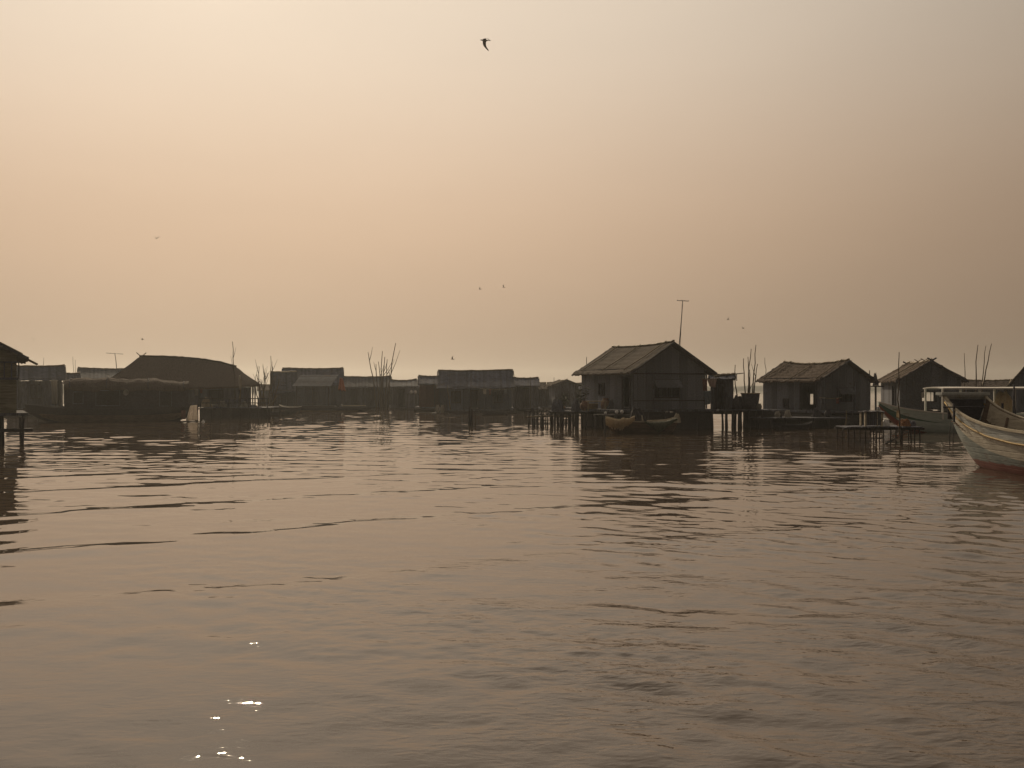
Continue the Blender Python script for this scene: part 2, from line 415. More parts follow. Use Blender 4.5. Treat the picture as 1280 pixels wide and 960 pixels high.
    if base == 'stilt':
        for xx in np.linspace(x0 + .15, x1 - .15, nstilt[0]):
            for yy in np.linspace(y0 + .12, y1 - .12, nstilt[1]):
                p = MB(); a_, b_ = rnd(-.12, .12), rnd(-.12, .12)
                p.tube([(xx + a_, yy + b_, -.7), (xx + a_ * .4, yy + b_ * .4, bt * .5), (xx, yy, bt)], [stilt_r, stilt_r * .85, stilt_r * .75], 7)
                p.build('stilt', 'wet_wood', root)
    else:   # raft: bundles of bamboo and a boat-like skirt
        for xx in np.linspace(x0 + .15, x1 - .15, max(4, int((x1 - x0) / .7))):
            p = MB(); zb = min(.12, bt - .14)
            for k in range(3):
                p.tube([(xx + (k - 1) * .17, y0 - rnd(0, .3), zb + rnd(-.05, .05)), (xx + (k - 1) * .17, y1 + rnd(0, .3), zb + rnd(-.05, .05))], .11, 7)
            p.build('float_bundle', 'wet_wood', root)
        if bt > .45:
            sk = MB()
            wall_panel(sk, (x0, y0 + .05), (x1, y0 + .05), -.35, bt - .14, .06); wall_panel(sk, (x1 - .03, y0 + .09), (x1 - .03, y1 - .09), -.35, bt - .14, .06)
            wall_panel(sk, (x0 + .03, y0 + .09), (x0 + .03, y1 - .09), -.35, bt - .14, .06); wall_panel(sk, (x0, y1 - .05), (x1, y1 - .05), -.35, bt - .14, .06)
            sk.build('skirt_or_shade', 'wet_wood', root)
        root.rotation_euler = (R(rnd(-.9, .9)), R(rnd(-.5, .5)), rz)
    return root

def broadside(name, label, px0, px1, d, W, py_ridge, py_eave, py_floor, opens=None, turn=1.0, **kw):
    """a gable house with its long side turned to the viewer's part of the lake, spanning photo columns px0..px1 at distance d"""
    pc = (px0 + px1) / 2
    phi = math.atan((640 - pc) / F) * turn
    Lt = (px1 - px0) / F * d * math.cos(phi)
    og = kw.setdefault('og', .35)
    L = Lt - 2 * og
    op = {}
    if opens:
        zf_ = Z(py_floor, d)
        op['left'] = [(L / 2 + Lt * (pc - o[1]) / (px1 - px0), L / 2 + Lt * (pc - o[0]) / (px1 - px0), max(Z(o[3], d), zf_), Z(o[2], d), *o[4:]) for o in opens]
    ov = kw.get('ov', .35)
    ax = Vector((math.cos(phi), math.sin(phi))); inw = Vector((-math.sin(phi), math.cos(phi)))
    loc = Vector((X(pc, d), d)) + ax * L / 2 + inw * W / 2
    kw['sag'] = kw.get('sag', .1) + rnd(.03, .09); kw['jit'] = max(kw.get('jit', 0), .05)
    if 'tin' in kw.get('roof', ''): kw.setdefault('roof_th', .06)
    return house(name, label, (loc.x, loc.y), R(90) + phi, W, L, Z(py_floor, d), Z(py_eave, d - ov), Z(py_ridge, d + W / 2), opens=op, **kw)

# ------------------------------------------------------------------ boats
def hull_sections(stations, n=8):
    rows = []
    for (x, b, zs, zk, p, q) in stations:
        row = []
        for k in range(-n, n + 1):
            a = abs(k) / n; sg = -1 if k < 0 else 1
            row.append((x, sg * b * a ** q, zk + (zs - zk) * a ** p))
        rows.append(row)
    return rows

def interp_stations(st, n):
    out = []
    xs = [s[0] for s in st]
    for x in np.linspace(xs[0], xs[-1], n):
        # catmull-like smooth interpolation via numpy on each channel
        out.append(tuple([x] + [float(np.interp(x, xs, [s[i] for s in st])) for i in range(1, 6)]))
    # smooth once
    sm = [out[0]]
    for i in range(1, len(out) - 1):
        sm.append(tuple([out[i][0]] + [(out[i-1][k] + 2 * out[i][k] + out[i+1][k]) / 4 for k in range(1, 6)]))
    sm.append(out[-1])
    return sm

def make_hull(root, stations, mats, th=.05, ns=28, n=9, mifun=None, rim='dark_wood', inner='inner_wood', thwarts=(), keel_floor=.12, rim_w=.09):
    st = interp_stations(stations, ns)
    rows = hull_sections(st, n)
    h = MB(); h.grid([list(reversed(r)) for r in rows], mifun=(lambda i, j: mifun(i / (ns - 1), abs((2 * n - 1) / 2 - j) / n)) if mifun else None)
    # end caps
    for r, rev in ((rows[0], False), (rows[-1], True)):
        b0 = len(h.v); h.v.extend(r); idx = list(range(b0, b0 + len(r)))
        h.face(idx if not rev else idx[::-1], mifun(0, .9) if mifun else 0)
    ho = h.build('hull', mats, root)
    # inner lining
    irow = []
    for (x, b, zs, zk, p, q) in st:
        bi = max(b - th, .004); zki = min(zk + keel_floor, zs - .05)
        row = []
        for k in range(-n, n + 1):
            a = abs(k) / n; sg = -1 if k < 0 else 1
            row.append((x, sg * bi * a ** (q * .7), zki + (zs - zki) * a ** (p * 1.15)))
        irow.append(row)
    li = MB(); li.grid(irow[1:-1]); li.build('lining', inner, ho)
    # gunwale rails
    for sg in (0, -1):
        g = MB(); rowsg = []
        for i, r in enumerate(rows):
            p = Vector(r[sg]); sgn = -1 if sg == 0 else 1
            o_, i_ = p.y + sgn * .025, p.y - sgn * rim_w * .7
            if abs(p.y) < rim_w * .7: i_ = 0
            ring = [(p.x, o_, p.z - .035), (p.x, o_, p.z + .03), (p.x, i_, p.z + .03), (p.x, i_, p.z - .035)]
            rowsg.append(ring if sgn < 0 else ring[::-1])
        g.grid(rowsg, smooth=False, close=True)
        for ring, rev in ((rowsg[0], 0), (rowsg[-1], 1)):
            b0 = len(g.v); g.v.extend(ring); g.face([b0 + k for k in (range(4) if rev else reversed(range(4)))])
        g.build('gunwale', rim, ho)
    for t in thwarts:
        i = min(range(ns), key=lambda k: abs(st[k][0] - t))
        x, b, zs, zk, p, q = st[i]
        zt = zs - .16 * (zs - zk)
        bt_ = b * (.84 ** (1 / p)) ** q - th * .6
        tb = MB(); tb.box((x, 0, zt), (.2, 2 * bt_, .04)); tb.build('thwart', inner, root)
    return ho, st

def sampan(name, label, px0, px1, d, py_bow0, py_bow1, free=.35, b=.5, mats='dark_wood', rim='dark_wood', group='boats moored in the village', flip=False, thwarts=True, rz=0, inner='inner_wood'):
    """slim open boat seen broadside between two photo columns"""
    L = (px1 - px0) / F * d
    root = empty(name, ((X(px0, d) + X(px1, d)) / 2, d, 0), rz, label, 'boat', group)
    z0, z1 = Z(py_bow0, d), Z(py_bow1, d)
    st = [(-L/2, .05, z0, z0 - .12, 1.4, .8), (-L*.44, b*.4, z0*.8+free*.2, .12, 1.5, .7), (-L*.33, b*.8, free*.75+z0*.25, -.12, 1.8, .6), (-L*.1, b, free, -.2, 2.0, .55),
          (L*.15, b, free, -.2, 2.0, .55), (L*.35, b*.8, free*.8+z1*.2, -.12, 1.8, .6), (L*.45, b*.4, z1*.8+free*.2, .12, 1.5, .7), (L/2, .05, z1, z1 - .12, 1.4, .8)]
    make_hull(root, st, mats, rim=rim, thwarts=(-L*.2, L*.05, L*.25) if thwarts else (), inner=inner, th=.035, keel_floor=.06, rim_w=.06)
    return root

# ------------------------------------------------------------------ small things
def pole(name, label, px0, py0, d, px1, py1, r=.05, mat='bark', cat='pole', group=None, bend=.1, twigs=0, zbase=None):
    a = P(px0, py0, d) if zbase is None else Vector((X(px0, d), d, zbase))
    b = P(px1, py1, d + rnd(-.2, .2))
    L = (b - a).length
    side = Vector((rnd(-1, 1), rnd(-1, 1), 0)) * bend * L * .35
    n = 7
    pts = [Vector((0, 0, 0)).lerp(b - a, i / n) + side * math.sin(math.pi * i / n) + Vector((rnd(-1, 1), rnd(-1, 1), 0)) * .01 * L * (1 if 0 < i < n else 0) for i in range(n + 1)]
    mb = MB(); mb.tube(pts, [r * (1 - .6 * i / n) for i in range(n + 1)], 6)
    for k in range(twigs):
        i = random.randint(2, n - 1)
        dirv = (pts[i] - pts[i - 1]).normalized() + Vector((rnd(-1, 1), rnd(-.6, .6), rnd(0, .5))) * .9
        l = L * rnd(.12, .3)
        p1 = pts[i] + dirv.normalized() * l * .5 + Vector((0, 0, .02 * L)); p2 = p1 + dirv.normalized() * l * .5 + Vector((0, 0, .06 * L))
        mb.tube([pts[i], p1, p2], [r * .45, r * .35, r * .15], 5)
    o = mb.build(name, mat, None, a)
    return tag(o, label, cat, group)

def cloth(name, label, corners, mat, cat='cloth', group=None, wave=.06, n=10, droop=0, ragged=.0, parent=None, thick=.012):
    """hanging cloth from 4 corners (tl, tr, br, bl) in world space, folds along the width"""
    tl, tr, br, bl = [Vector(c) for c in corners]
    org = (tl + tr + br + bl) / 4
    nrm = (tr - tl).cross(bl - tl).normalized()
    rows = []
    ph = rnd(0, 6)
    for i in range(n + 1):
        t = i / n; row = []
        for j in range(2 * n + 1):
            s = j / (2 * n)
            p = tl.lerp(tr, s).lerp(bl.lerp(br, s), t)
            p += nrm * wave * (.25 + .75 * t) * (math.sin(s * 14 + ph) + .5 * math.sin(s * 31 + ph * 2 + t * 2))
            p.z -= droop * 4 * s * (1 - s) * (1 - t)
            if i == n: p.z += rnd(-ragged, ragged)
            row.append(p - org)
        rows.append(row)
    mb = MB()
    mb.grid(rows); off = nrm * thick
    mb.grid([[p + off for p in reversed(r)] for r in rows])
    nc = 2 * n + 1; nt = (n + 1) * nc
    def top(i, j): return i * nc + j
    def bot(i, j): return nt + i * nc + (nc - 1 - j)
    for j in range(nc - 1):
        mb.face((top(0, j + 1), top(0, j), bot(0, j), bot(0, j + 1))); mb.face((top(n, j), top(n, j + 1), bot(n, j + 1), bot(n, j)))
    for i in range(n):
        mb.face((top(i, 0), top(i + 1, 0), bot(i + 1, 0), bot(i, 0))); mb.face((top(i + 1, nc - 1), top(i, nc - 1), bot(i, nc - 1), bot(i + 1, nc - 1)))
    o = mb.build(name, mat, parent, org)
    if parent: return o
    return tag(o, label, cat, group)

def bundle(name, label, pos, size, mat, cat, group=None):
    """soft lumpy sack or heap"""
    mb = MB(); n, m = 26, 12
    ph = [rnd(0, 6) for _ in range(8)]
    rows = []
    lean = (rnd(-.2, .2), rnd(-.2, .2))
    for i in range(m + 1):
        t = i / m
        rr = (1 - t ** 2.6) ** .5 * (1 - .12 * math.sin(3.1 * t)) if t < 1 else 0
        row = []
        for j in range(n):
            a = 2 * math.pi * j / n
            k = 1 + .16 * math.sin(2 * a + ph[0] + 1.2 * t) + .13 * math.sin(3 * a + 3 * t + ph[1]) + .08 * math.sin(7 * a + 5 * t + ph[2]) + .05 * math.sin(11 * a - 7 * t + ph[3]) + rnd(-.03, .03)
            sq = 1 / max(abs(math.cos(a)), abs(math.sin(a))) ** .5
            z = t * (1 + .16 * math.sin(2 * a + ph[4]) + .10 * math.sin(5 * a + ph[5])) if 0 < i < m else t
            row.append((size[0] / 2 * (rr * k * sq * .9 * math.cos(a) + lean[0] * t), size[1] / 2 * (rr * k * sq * .9 * math.sin(a) + lean[1] * t), size[2] * z))
        rows.append(row)
    mb.grid(rows, close=True, smooth=False)
    o = mb.build(name, mat, None, pos)
    return tag(o, label, cat, group)

def jar(label, pos, r, h, mat='clay', name='water_jar', cat='jar', group='jars and pots on the decks'):
    mb = MB()
    mb.lathe([(r*.6, 0), (r*.85, h*.18), (r, h*.45), (r*.95, h*.65), (r*.62, h*.86), (r*.55, h*.92), (r*.68, h), (r*.58, h), (r*.48, h*.9), (r*.5, h*.8)], n=14)
    return tag(mb.build(name, mat, None, pos), label, cat, group)

def basket(label, pos, r, h, mat='bamboo', group='baskets on the decks'):
    root = empty('basket', pos, 0, label, 'basket', group)
    mb = MB(); mb.lathe([(r*.75, 0), (r*.85, h*.3), (r*.95, h*.7), (r, h), (r*.94, h), (r*.8, h*.3), (r*.7, h*.06)], n=16)
    mb.build('basket_body', mat, root)
    rm = MB(); pts = [(r*1.02*math.cos(a), r*1.02*math.sin(a), h) for a in np.linspace(0, 2*math.pi, 17)]
    rm.tube(pts, r*.06, 5, cap=False); rm.build('rim', 'bamboo', root)
    return root

def antenna(label, px0, py0, px1, py1, d, arm=.55, n=5, tilt=0, group='television antennas on roofs'):
    a, b = P(px0, py0, d), P(px1, py1, d)
    root = empty('tv_antenna', a, 0, label, 'antenna', group)
    v = b - a
    m = MB(); m.tube([(0, 0, -.25), v * .5 + Vector((.02, 0, 0)), v + Vector((0, 0, .05))], [.035, .03, .025], 6); m.build('mast', 'metal', root)
    bm = MB(); ax = Vector((math.cos(tilt), math.sin(tilt), -.06)); bo = MB()
    bo.tube([v - ax * arm, v + ax * arm], .022, 5); bb = bo.build('boom', 'metal', root)
    pr = Vector((-ax.y, ax.x, 0))
    for i in range(n):
        c = v + ax * arm * (-.9 + 1.8 * i / (n - 1)); l = .42 - .05 * i
        e = MB(); e.tube([c - pr * l + Vector((0, 0, .02)), c + pr * l + Vector((0, 0, .02))], .013, 5); e.build('element', 'metal', bb)
    return root

def platform(name, label, px0, px1, d, depth, z, posts, deck_mat='plank', group=None, cat='platform', zlow=-.7, pr=.045):
    """small plank deck on thin poles. posts: photo columns of the poles (front row), repeated at the back with an offset"""
    x0, x1 = X(px0, d), X(px1, d)
    root = empty(name, ((x0 + x1) / 2, d, 0), 0, label, cat, group)
    hw = (x1 - x0) / 2
    dk = MB(); n = max(3, int(2 * hw / .22))
    for i in range(n):
        a = -hw + 2 * hw * i / n; b = -hw + 2 * hw * (i + 1) / n - .015
        dk.box(((a + b) / 2, depth / 2 + rnd(-.06, .06), z - .03 + rnd(-.008, .008)), (b - a, depth + rnd(-.15, .2), .05))
    dk.build('deck', deck_mat, root)
    for yy in (.15, depth - .15):
        be = MB(); be.bar((-hw - .1, yy, z - .11), (hw + .1, yy, z - .11), .09); be.build('beam', 'wet_wood', root)
    for i, px in enumerate(posts):
        for yy in (.12, depth - .12):
            xx = X(px, d) - (x0 + x1) / 2 + (rnd(-.15, .15) if yy > .2 else 0)
            p = MB(); p.tube([(xx + rnd(-.06, .06), yy, zlow), (xx + rnd(-.02, .02), yy, z * .5), (xx, yy, z - .05)], [pr, pr * .9, pr * .85], 6)
            p.build('post', 'wet_wood', root)
    return root

# ================================================================== THE VILLAGE
# ---- hut on stilts cut by the left edge of the view
hut = house('stilt_house', 'tall hut on stilts with pale plank wall and lattice loft at the left edge', (-20.9 - 2.26, 42 - 1.2), R(28), 5.1, 4.6, 1.32, 3.66, 5.3,
      wall='plank_h', roof='thatch', ov=.4, og=.5, opens={'front': [(.6, 1.5, 1.9, 2.7, 'window'), (3.0, 3.8, 1.34, 2.62, 'door', 'leaf')]}, deck=(.4, .42, .35, .3), nstilt=(8, 2), jit=.06, stilt_r=.07)
la = MB()
for i in range(20):
    xx = -2.5 + i * .27
    la.bar((xx, -.09, 2.78), (xx, -.09, 3.45), .05, .03)
la.bar((-2.6, -.1, 2.76), (2.62, -.1, 2.76), .09, .1); la.bar((-2.6, -.1, 3.45), (2.62, -.1, 3.45), .06, .07)
la.build('lattice', 'plank', hut)
bm_ = MB(); bm_.bar((-3.0, -.30, .60), (2.62 + .55, -.30, .60), .16, .14); bm_.build('cross_beam', 'wet_wood', hut)
for i, yy in enumerate((-.45, .4)):
    e = MB(); e.tube([(2.2, yy, 4.0), (3.35, yy - .05, 3.36)], [.04, .03], 6); e.build('eave_pole', 'bamboo', hut)

# ---- far left cluster
broadside('floating_house', 'flat ridged dark house with pale curtains hanging in its doorway, beside the lattice hut', 4, 83, 85, 4.5, 457, 474, 509,
          opens=[(71, 79, 478, 508, 'door'), (40, 52, 481, 497, 'window')], wall='plank', roof='tin_dark', gap=.16, base='raft', sag=.05)
for a, b, n in ((64, 71.5, 'pale curtain tied at the left side of the open doorway'), (79.2, 86, 'pale curtain tied at the right side of the open doorway')):
    cloth('curtain', n, (P(a, 475, 84.3), P(b, 475, 84.3), P(b - .5, 505, 84.3), P(a + .5, 505, 84.3)), 'curtain', 'curtain', wave=.06)
pr = platform('porch', 'low porch of planks in front of the curtained house', 30, 92, 81, 2.5, .75, (33, 45, 58, 70, 84, 90), group='landing stages of the village')
broadside('floating_house', 'grey tin roofed house half hidden behind the long thatched house', 96, 168, 96, 5, 461, 474, 509, opens=[(104, 112, 478, 508, 'door')], roof='tin', wall='plank', base='raft', sag=.03)
antenna('spread antenna standing above the grey tin roof', 146, 462, 143.5, 442, 94, arm=.75, tilt=.15)
for (px, y0, x1, y1, lab) in ((95, 464, 91, 446, 'thin leaning pole left of the grey tin roof, taller of a pair'), (96.5, 464, 94, 450, 'thin leaning pole left of the grey tin roof, shorter of a pair'), (54.5, 462, 54.7, 447, 'short upright stick over the flat dark roof')):
    pole('pole', lab, px, y0 + 45, 93, x1, y1, .035, group='poles standing among the roofs', bend=.03)

broadside('shed', 'low dark roofed shed filling the gap right of the curtained house', 80, 100, 88, 3.6, 466.5, 478, 509, roof='tin_dark', wall='plank', base='raft', og=.1, sag=.02, opens=[(88, 93, 484, 508, 'door')])

# ---- long thatched house with a hipped, sagging roof
d = 78
CS = math.cos(R(17))
root = empty('thatched_house', (X(235, d), d, 0), R(17), 'long low thatched house with a sagging hipped roof', 'house', 'houses of the floating village')
ox = X(235, d)
def LX(px): return (X(px, d) - ox) * CS
ex0, ex1 = LX(140), LX(326)
eave_z = [(140, 474), (158, 481), (200, 484), (260, 484), (300, 482), (326, 480)]
ridge = [(173, 446.5), (200, 446.7), (228, 447.5), (256, 450), (280, 454), (297, 458.5)]
Wd = 4.8
rows = []
nu = 30
def ripol(tab, px): return float(np.interp(px, [t[0] for t in tab], [t[1] for t in tab]))
for i in range(nu + 1):
    t = i / nu
    pe = 140 + 186 * t; prd = 173 + 124 * t
    row = []
    for j in range(-6, 7):
        v = 1 - abs(j) / 6
        yy = Wd / 2 + (j / 6) * (Wd / 2 + .4)
        xx = LX(pe) * (1 - v) + LX(prd) * v
        zz = Z(ripol(eave_z, pe), d - .4) * (1 - v) + Z(ripol(ridge, prd), d + Wd / 2) * v - .06 * math.sin(math.pi * v)
        k = .04 if abs(j) == 6 else .02
        row.append((xx + rnd(-k, k), yy, zz + rnd(-k, k)))
    rows.append(row)
r = MB(); r.slab(rows, .14)
# hip end skins
for row, sg in ((rows[0], 1), (rows[-1], -1)):
    mid = len(row) // 2
    for k in range(mid):
        a, b = row[k], row[k + 1]; c, e = row[-1 - k], row[-2 - k]
        q = [a, b, e, c] if sg > 0 else [c, e, b, a]
        n0 = len(r.v)
        r.v.extend([(p[0] - sg * .03, p[1], p[2] + .01) for p in q]); r.face([n0, n0 + 1, n0 + 2, n0 + 3])
rf = r.build('roof', 'thatch_x', root)
rc = MB(); rc.tube([(p[6][0], p[6][1], p[6][2] + .05) for p in rows], .08, 6); rc.build('ridge_cap', 'thatch_x', rf)
for sg in (-1, 1):
    b = MB(); c = Vector(rows[0][6]) + Vector((.15, 0, .02)); b.bar(c + Vector((-sg * .1, -sg * .05, -.1)), c + Vector((sg * .36, sg * .1, .32)), .06); b.build('crossed_rafter', 'bamboo', rf)
w = MB()
wx0, wx1 = LX(157), LX(315)
def ux(px): return LX(px) - wx0
zf = .95
wall_panel(w, (wx0, .2), (wx1, .2), zf, 2.4, .1, [(ux(262), ux(278), zf, 2.1), (ux(195), ux(208), 1.5, 2.1)])
wall_panel(w, (wx0, Wd - .2), (wx1, Wd - .2), zf, 2.4, .1)
wall_panel(w, (wx0 + .05, .26), (wx0 + .05, Wd - .26), zf, 2.4, .1); wall_panel(w, (wx1 - .05, .26), (wx1 - .05, Wd - .26), zf, 2.4, .1)
w.build('wall', 'plank', root)
dr = MB(); frame(dr, Vector((wx0, .2, 0)), Vector((1, 0, 0)), zf, 2.1, ux(262), ux(278), Vector((0, -1, 0))); dr.build('door', 'dark_wood', root)
dr = MB(); frame(dr, Vector((wx0, .2, 0)), Vector((1, 0, 0)), 1.5, 2.1, ux(195), ux(208), Vector((0, -1, 0))); dr.build('window', 'dark_wood', root)
dk = MB()
for i in range(44):
    a = LX(148) + (LX(322) - LX(148)) * i / 44
    dk.box((a + .12, Wd / 2 - .2, zf - .06 + rnd(-.01, .01)), (.235, Wd + 1.0 + rnd(-.1, .1), .1))
dk.build('deck', 'plank', root)
for px in range(150, 323, 12):
    for yy in (-.4, Wd * .5, Wd):
        p = MB(); p.tube([(LX(px) + rnd(-.2, .2), yy, -.7), (LX(px), yy, zf - .12)], [.1, .08], 6); p.build('stilt', 'wet_wood', root)
for px, yy in ((320, .1), (320, 4.4)):
    p = MB(); p.bar((LX(px), yy, zf), (LX(px), yy, Z(483, d)), .1); p.build('verandah_post', 'dark_wood', root)
pole('pole', 'tall thin mast rising from the right end of the long thatched roof', 294, 500, 77, 290.5, 427, .05, group='poles standing among the roofs', twigs=2, bend=.05)
pole('pole', 'hooked pole leaning out from the thatched gable end', 299, 500, 76.6, 301, 468, .05, mat='bamboo', bend=.2)
cloth('cloth', 'narrow pale rag hanging from a pole at the thatched gable end', (P(298.5, 469, 76.4), P(300.5, 469, 76.4), P(301, 487, 76.4), P(299, 487, 76.4)), 'curtain', 'cloth', wave=.03, n=6)

# ---- covered houseboat in front of it
d = 70
CS = math.cos(R(19))
hb = empty('houseboat', (X(138, d), d, 0), R(19), 'long dark houseboat under an arched mat roof', 'houseboat', 'boats moored in the village')
ox = X(138, d)
def LX(px): return (X(px, d) - ox) * CS
x0, x1 = LX(36), LX(240)
st = [(x0, .1, Z(505, d), .75, 1.3, .8), (x0 + .8, .55, 1.15, .2, 1.5, .7), (x0 + 2.2, 1.0, .98, -.2, 1.9, .6), (x0 + 5, 1.25, .92, -.3, 2, .55), (x1 - 3, 1.25, .92, -.3, 2, .55), (x1 - 1, .9, 1.05, -.1, 1.8, .6), (x1, .4, 1.2, .35, 1.4, .7)]
make_hull(hb, st, ['wet_wood'], thwarts=(x0 + 1.6,), rim='dark_wood')
rb = MB(); rows = []
xa, xb = LX(84), LX(236)
for i in range(25):
    t = i / 24; row = []
    xx = xa + (xb - xa) * t
    top = Z(ripol([(84, 477), (100, 472), (150, 473.5), (200, 474), (236, 478)], 84 + 152 * t), d)
    for j in range(-8, 9):
        a = j / 8 * math.pi / 2
        ev = Z(487, d)
        row.append((xx + rnd(-.05, .05), 1.3 * math.sin(a) * 1.0, ev + (top - ev) * math.cos(a) ** .8 + .05 * math.sin(i * 1.9) + .04 * math.sin(i * .8 + 1) + rnd(-.04, .04)))
    rows.append(row)
rb.slab(rows, .07); rfo = rb.build('mat_roof', 'thatch_x', hb)
for t in (1, 8, 16, 23):
    hp = MB(); hp.tube([(p[0], p[1] * 1.02, p[2] + .03) for p in rows[t]], .035, 5); hp.build('hoop', 'dark_wood', rfo)
w = MB()
def ux(px): return LX(px) - xa
wall_panel(w, (xa, -1.12), (xb, -1.12), .98, Z(486, d), .06, [(ux(95), ux(106), 1.3, 2.05), (ux(122), ux(150), 1.15, 2.15), (ux(200), ux(214), 1.1, 2.1)])
wall_panel(w, (xa, 1.12), (xb, 1.12), .98, Z(486, d), .06)
wall_panel(w, (xa + .05, -1.08), (xa + .05, 1.08), 1.0, Z(486, d), .06)
wall_panel(w, (xb - .05, -1.08), (xb - .05, 1.08), 1.0, Z(486, d), .06, [(.7, 1.4, 1.0, 2.0)])
w.build('wall', 'dark_wood', hb)
for (a, b_, za, zb) in ((95, 106, 1.3, 2.05), (122, 150, 1.15, 2.15), (200, 214, 1.1, 2.1)):
    f = MB(); frame(f, Vector((xa, -1.12, 0)), Vector((1, 0, 0)), za, zb, ux(a), ux(b_), Vector((0, -1, 0)), t=.05); f.build('window', 'plank', hb)
cloth('cloth', 'pale tarpaulin hanging in a triangle over the houseboat stern', (P(238, 507, 68.6), P(246.5, 506, 68.6), P(248, 525, 68.6), P(232, 526, 68.6)), 'white_cloth', 'tarpaulin', wave=.10)
cloth('cloth', 'small red brown cloth beside the pale tarpaulin on the houseboat stern', (P(226, 513, 68.7), P(232, 513, 68.7), P(232.5, 524, 68.7), P(227, 524, 68.7)), 'red_cloth', 'cloth', wave=.05, n=6)
bz = MB(); bz.lathe([(.03, 0), (.13, .02), (.19, .07), (.2, .09), (.17, .07), (.12, .035), (.03, .02)], n=18)
o = bz.build('basin', 'curtain', None, P(158, 491, 68.7)); o.rotation_euler = (R(80), 0, 0); tag(o, 'round grey basin hung on the houseboat wall', 'basin')
fl = MB(); fl.lathe([(.02, -.1), (.1, -.07), (.13, 0), (.1, .07), (.03, .11), (.02, .16)], n=12)
o = fl.build('float', 'plastic_white', None, (X(254, 67), 67, .05)); tag(o, 'small white float on the water just off the houseboat stern', 'float')

# ---- raft and canoe right of the houseboat
rp = platform('floating_deck', 'dark working deck with a low rail between the houseboat and the brush pile', 249, 336, 76, 4.0, .85, (252, 264, 276, 288, 300, 312, 324, 333), group='landing stages of the village', pr=.08)
rail = MB(); hw_ = (X(336, 76) - X(249, 76)) / 2
for t in np.linspace(-hw_ + .1, hw_ - .1, 8): rail.bar((t, .05, .85), (t, .05, 1.55), .07)
rail.bar((-hw_, .05, 1.53), (hw_, .05, 1.53), .07); rail.bar((-hw_, .05, 1.2), (hw_, .05, 1.2), .06)
rail.build('railing', 'dark_wood', rp)
sk = MB(); wall_panel(sk, (-hw_, .12), (hw_, .12), -.35, .78, .05); sk.build('skirt_or_shade', 'wet_wood', rp)
for px, py, s, lab, mt in ((278, 500, (.75, .5, .45), 'pale lumpy sack on the railed deck', 'curtain'), (287, 501, (.6, .5, .35), 'dark round bundle beside the pale sack on the railed deck', 'plank'), (304, 500, (.55, .4, .42), 'small pale sack at the right of the railed deck', 'curtain'), (257, 500, (.9, .6, .7), 'dark heap of netting at the houseboat end of the railed deck', 'net')):
    bundle('bundle', lab, (X(px, 77), 77.2, .86), s, mt, 'bundle', 'bundles on the decks')
sampan('wooden_boat', 'slim dark canoe lying under the brush pile', 300, 372, 86, 512, 513.5, .28, .5)

# ---- brush pile of bare branches
br = [(326, 512, 330, 462), (330, 512, 321, 468), (333, 512, 338.5, 445), (335, 512, 345, 470), (337, 512, 341, 458), (331, 512, 318, 478), (339, 512, 350, 474), (328, 512, 324, 458), (334, 512, 326, 474), (341, 512, 347, 482), (332, 512, 335, 466), (336, 512, 330, 484)]
for i, (a, b, c, e) in enumerate(br):
    lab = 'bare crooked branch in the brush pile between the thatched house and the hipped house' if i != 2 else 'tallest bare branch of the brush pile beside the thatched house'
    pole('branch', lab, a, b, 88 + rnd(-.8, .8), c, e, .06, twigs=3, bend=.25, cat='branch', group='branches of the brush pile', zbase=-.5)
pole('pole', 'pale peeled pole leaning across the foot of the brush pile', 337, 511, 85.5, 346, 494, .09, mat='bamboo', bend=.02)
pole('pole', 'thin stick leaning right beside the end of the thatched roof', 316, 505, 84, 322.5, 457, .03, bend=.05)

# ---- house with two roof levels behind the brush pile
broadside('floating_house', 'dark house with a long straight ridge and a grey lean-to in front', 352, 430, 105, 5.2, 460, 481, 507, opens=[(392, 400, 485, 506, 'door'), (360, 368, 486, 498, 'window')], roof='tin_dark', wall='woven_green', base='raft', sag=.02, og=.3)
broadside('shed', 'lower shed with a steep roof joined to the left of the long ridged house', 339, 372, 103.5, 4.5, 464.5, 490, 508, opens=[(346, 352, 493, 504, 'window')], roof='tin_dark', wall='woven_green', base='raft', sag=.02, og=.2)
lt = empty('lean_to', (X(397, 102), 102, 0), 0, 'grey tin lean-to roof on posts in front of the long ridged house', 'lean-to')
r = MB(); rows = []
for i in range(9):
    t = i / 8; xx = (t - .5) * 3.9
    rows.append([(xx + (1 - v) * -.4, -1.2 + 2.4 * v, Z(482.5, 101) + (Z(468.5, 103) - Z(482.5, 101)) * v + rnd(-.01, .01)) for v in (0, .25, .5, .75, 1)])
r.slab(rows, .05); r.build('roof', 'tin', lt)
for sx in (-1.9, -.3, 1.3):
    p = MB(); p.bar((sx, -1.05, .2), (sx, -1.05, Z(482.5, 101) + .02), .1); p.build('post', 'dark_wood', lt)
w = MB(); wall_panel(w, (-1.9, -.95), (1.5, -.95), .55, Z(484, 101), .06, [(1.2, 2.0, .8, 2.1)]); w.build('wall', 'woven_green', lt)
p = MB(); p.box((-.2, -.2, .45), (4.2, 1.9, .12)); p.build('deck', 'wet_wood', lt)
cloth('cloth', 'orange cloth hung from the corner of the grey lean-to', (P(425, 472, 100.3), P(428.5, 473, 100.3), P(432, 489, 100.3), P(422.5, 487, 100.3)), 'orange_cloth', 'cloth', wave=.12, ragged=.1)
sampan('wooden_boat', 'long low dark boat moored in front of the lean-to', 352, 464, 98, 508.5, 510, .42, .7)
sampan('wooden_boat', 'short boat with a pale rim in front of the shed', 349, 377, 95, 506, 508, .5, .55, rim='white_paint')
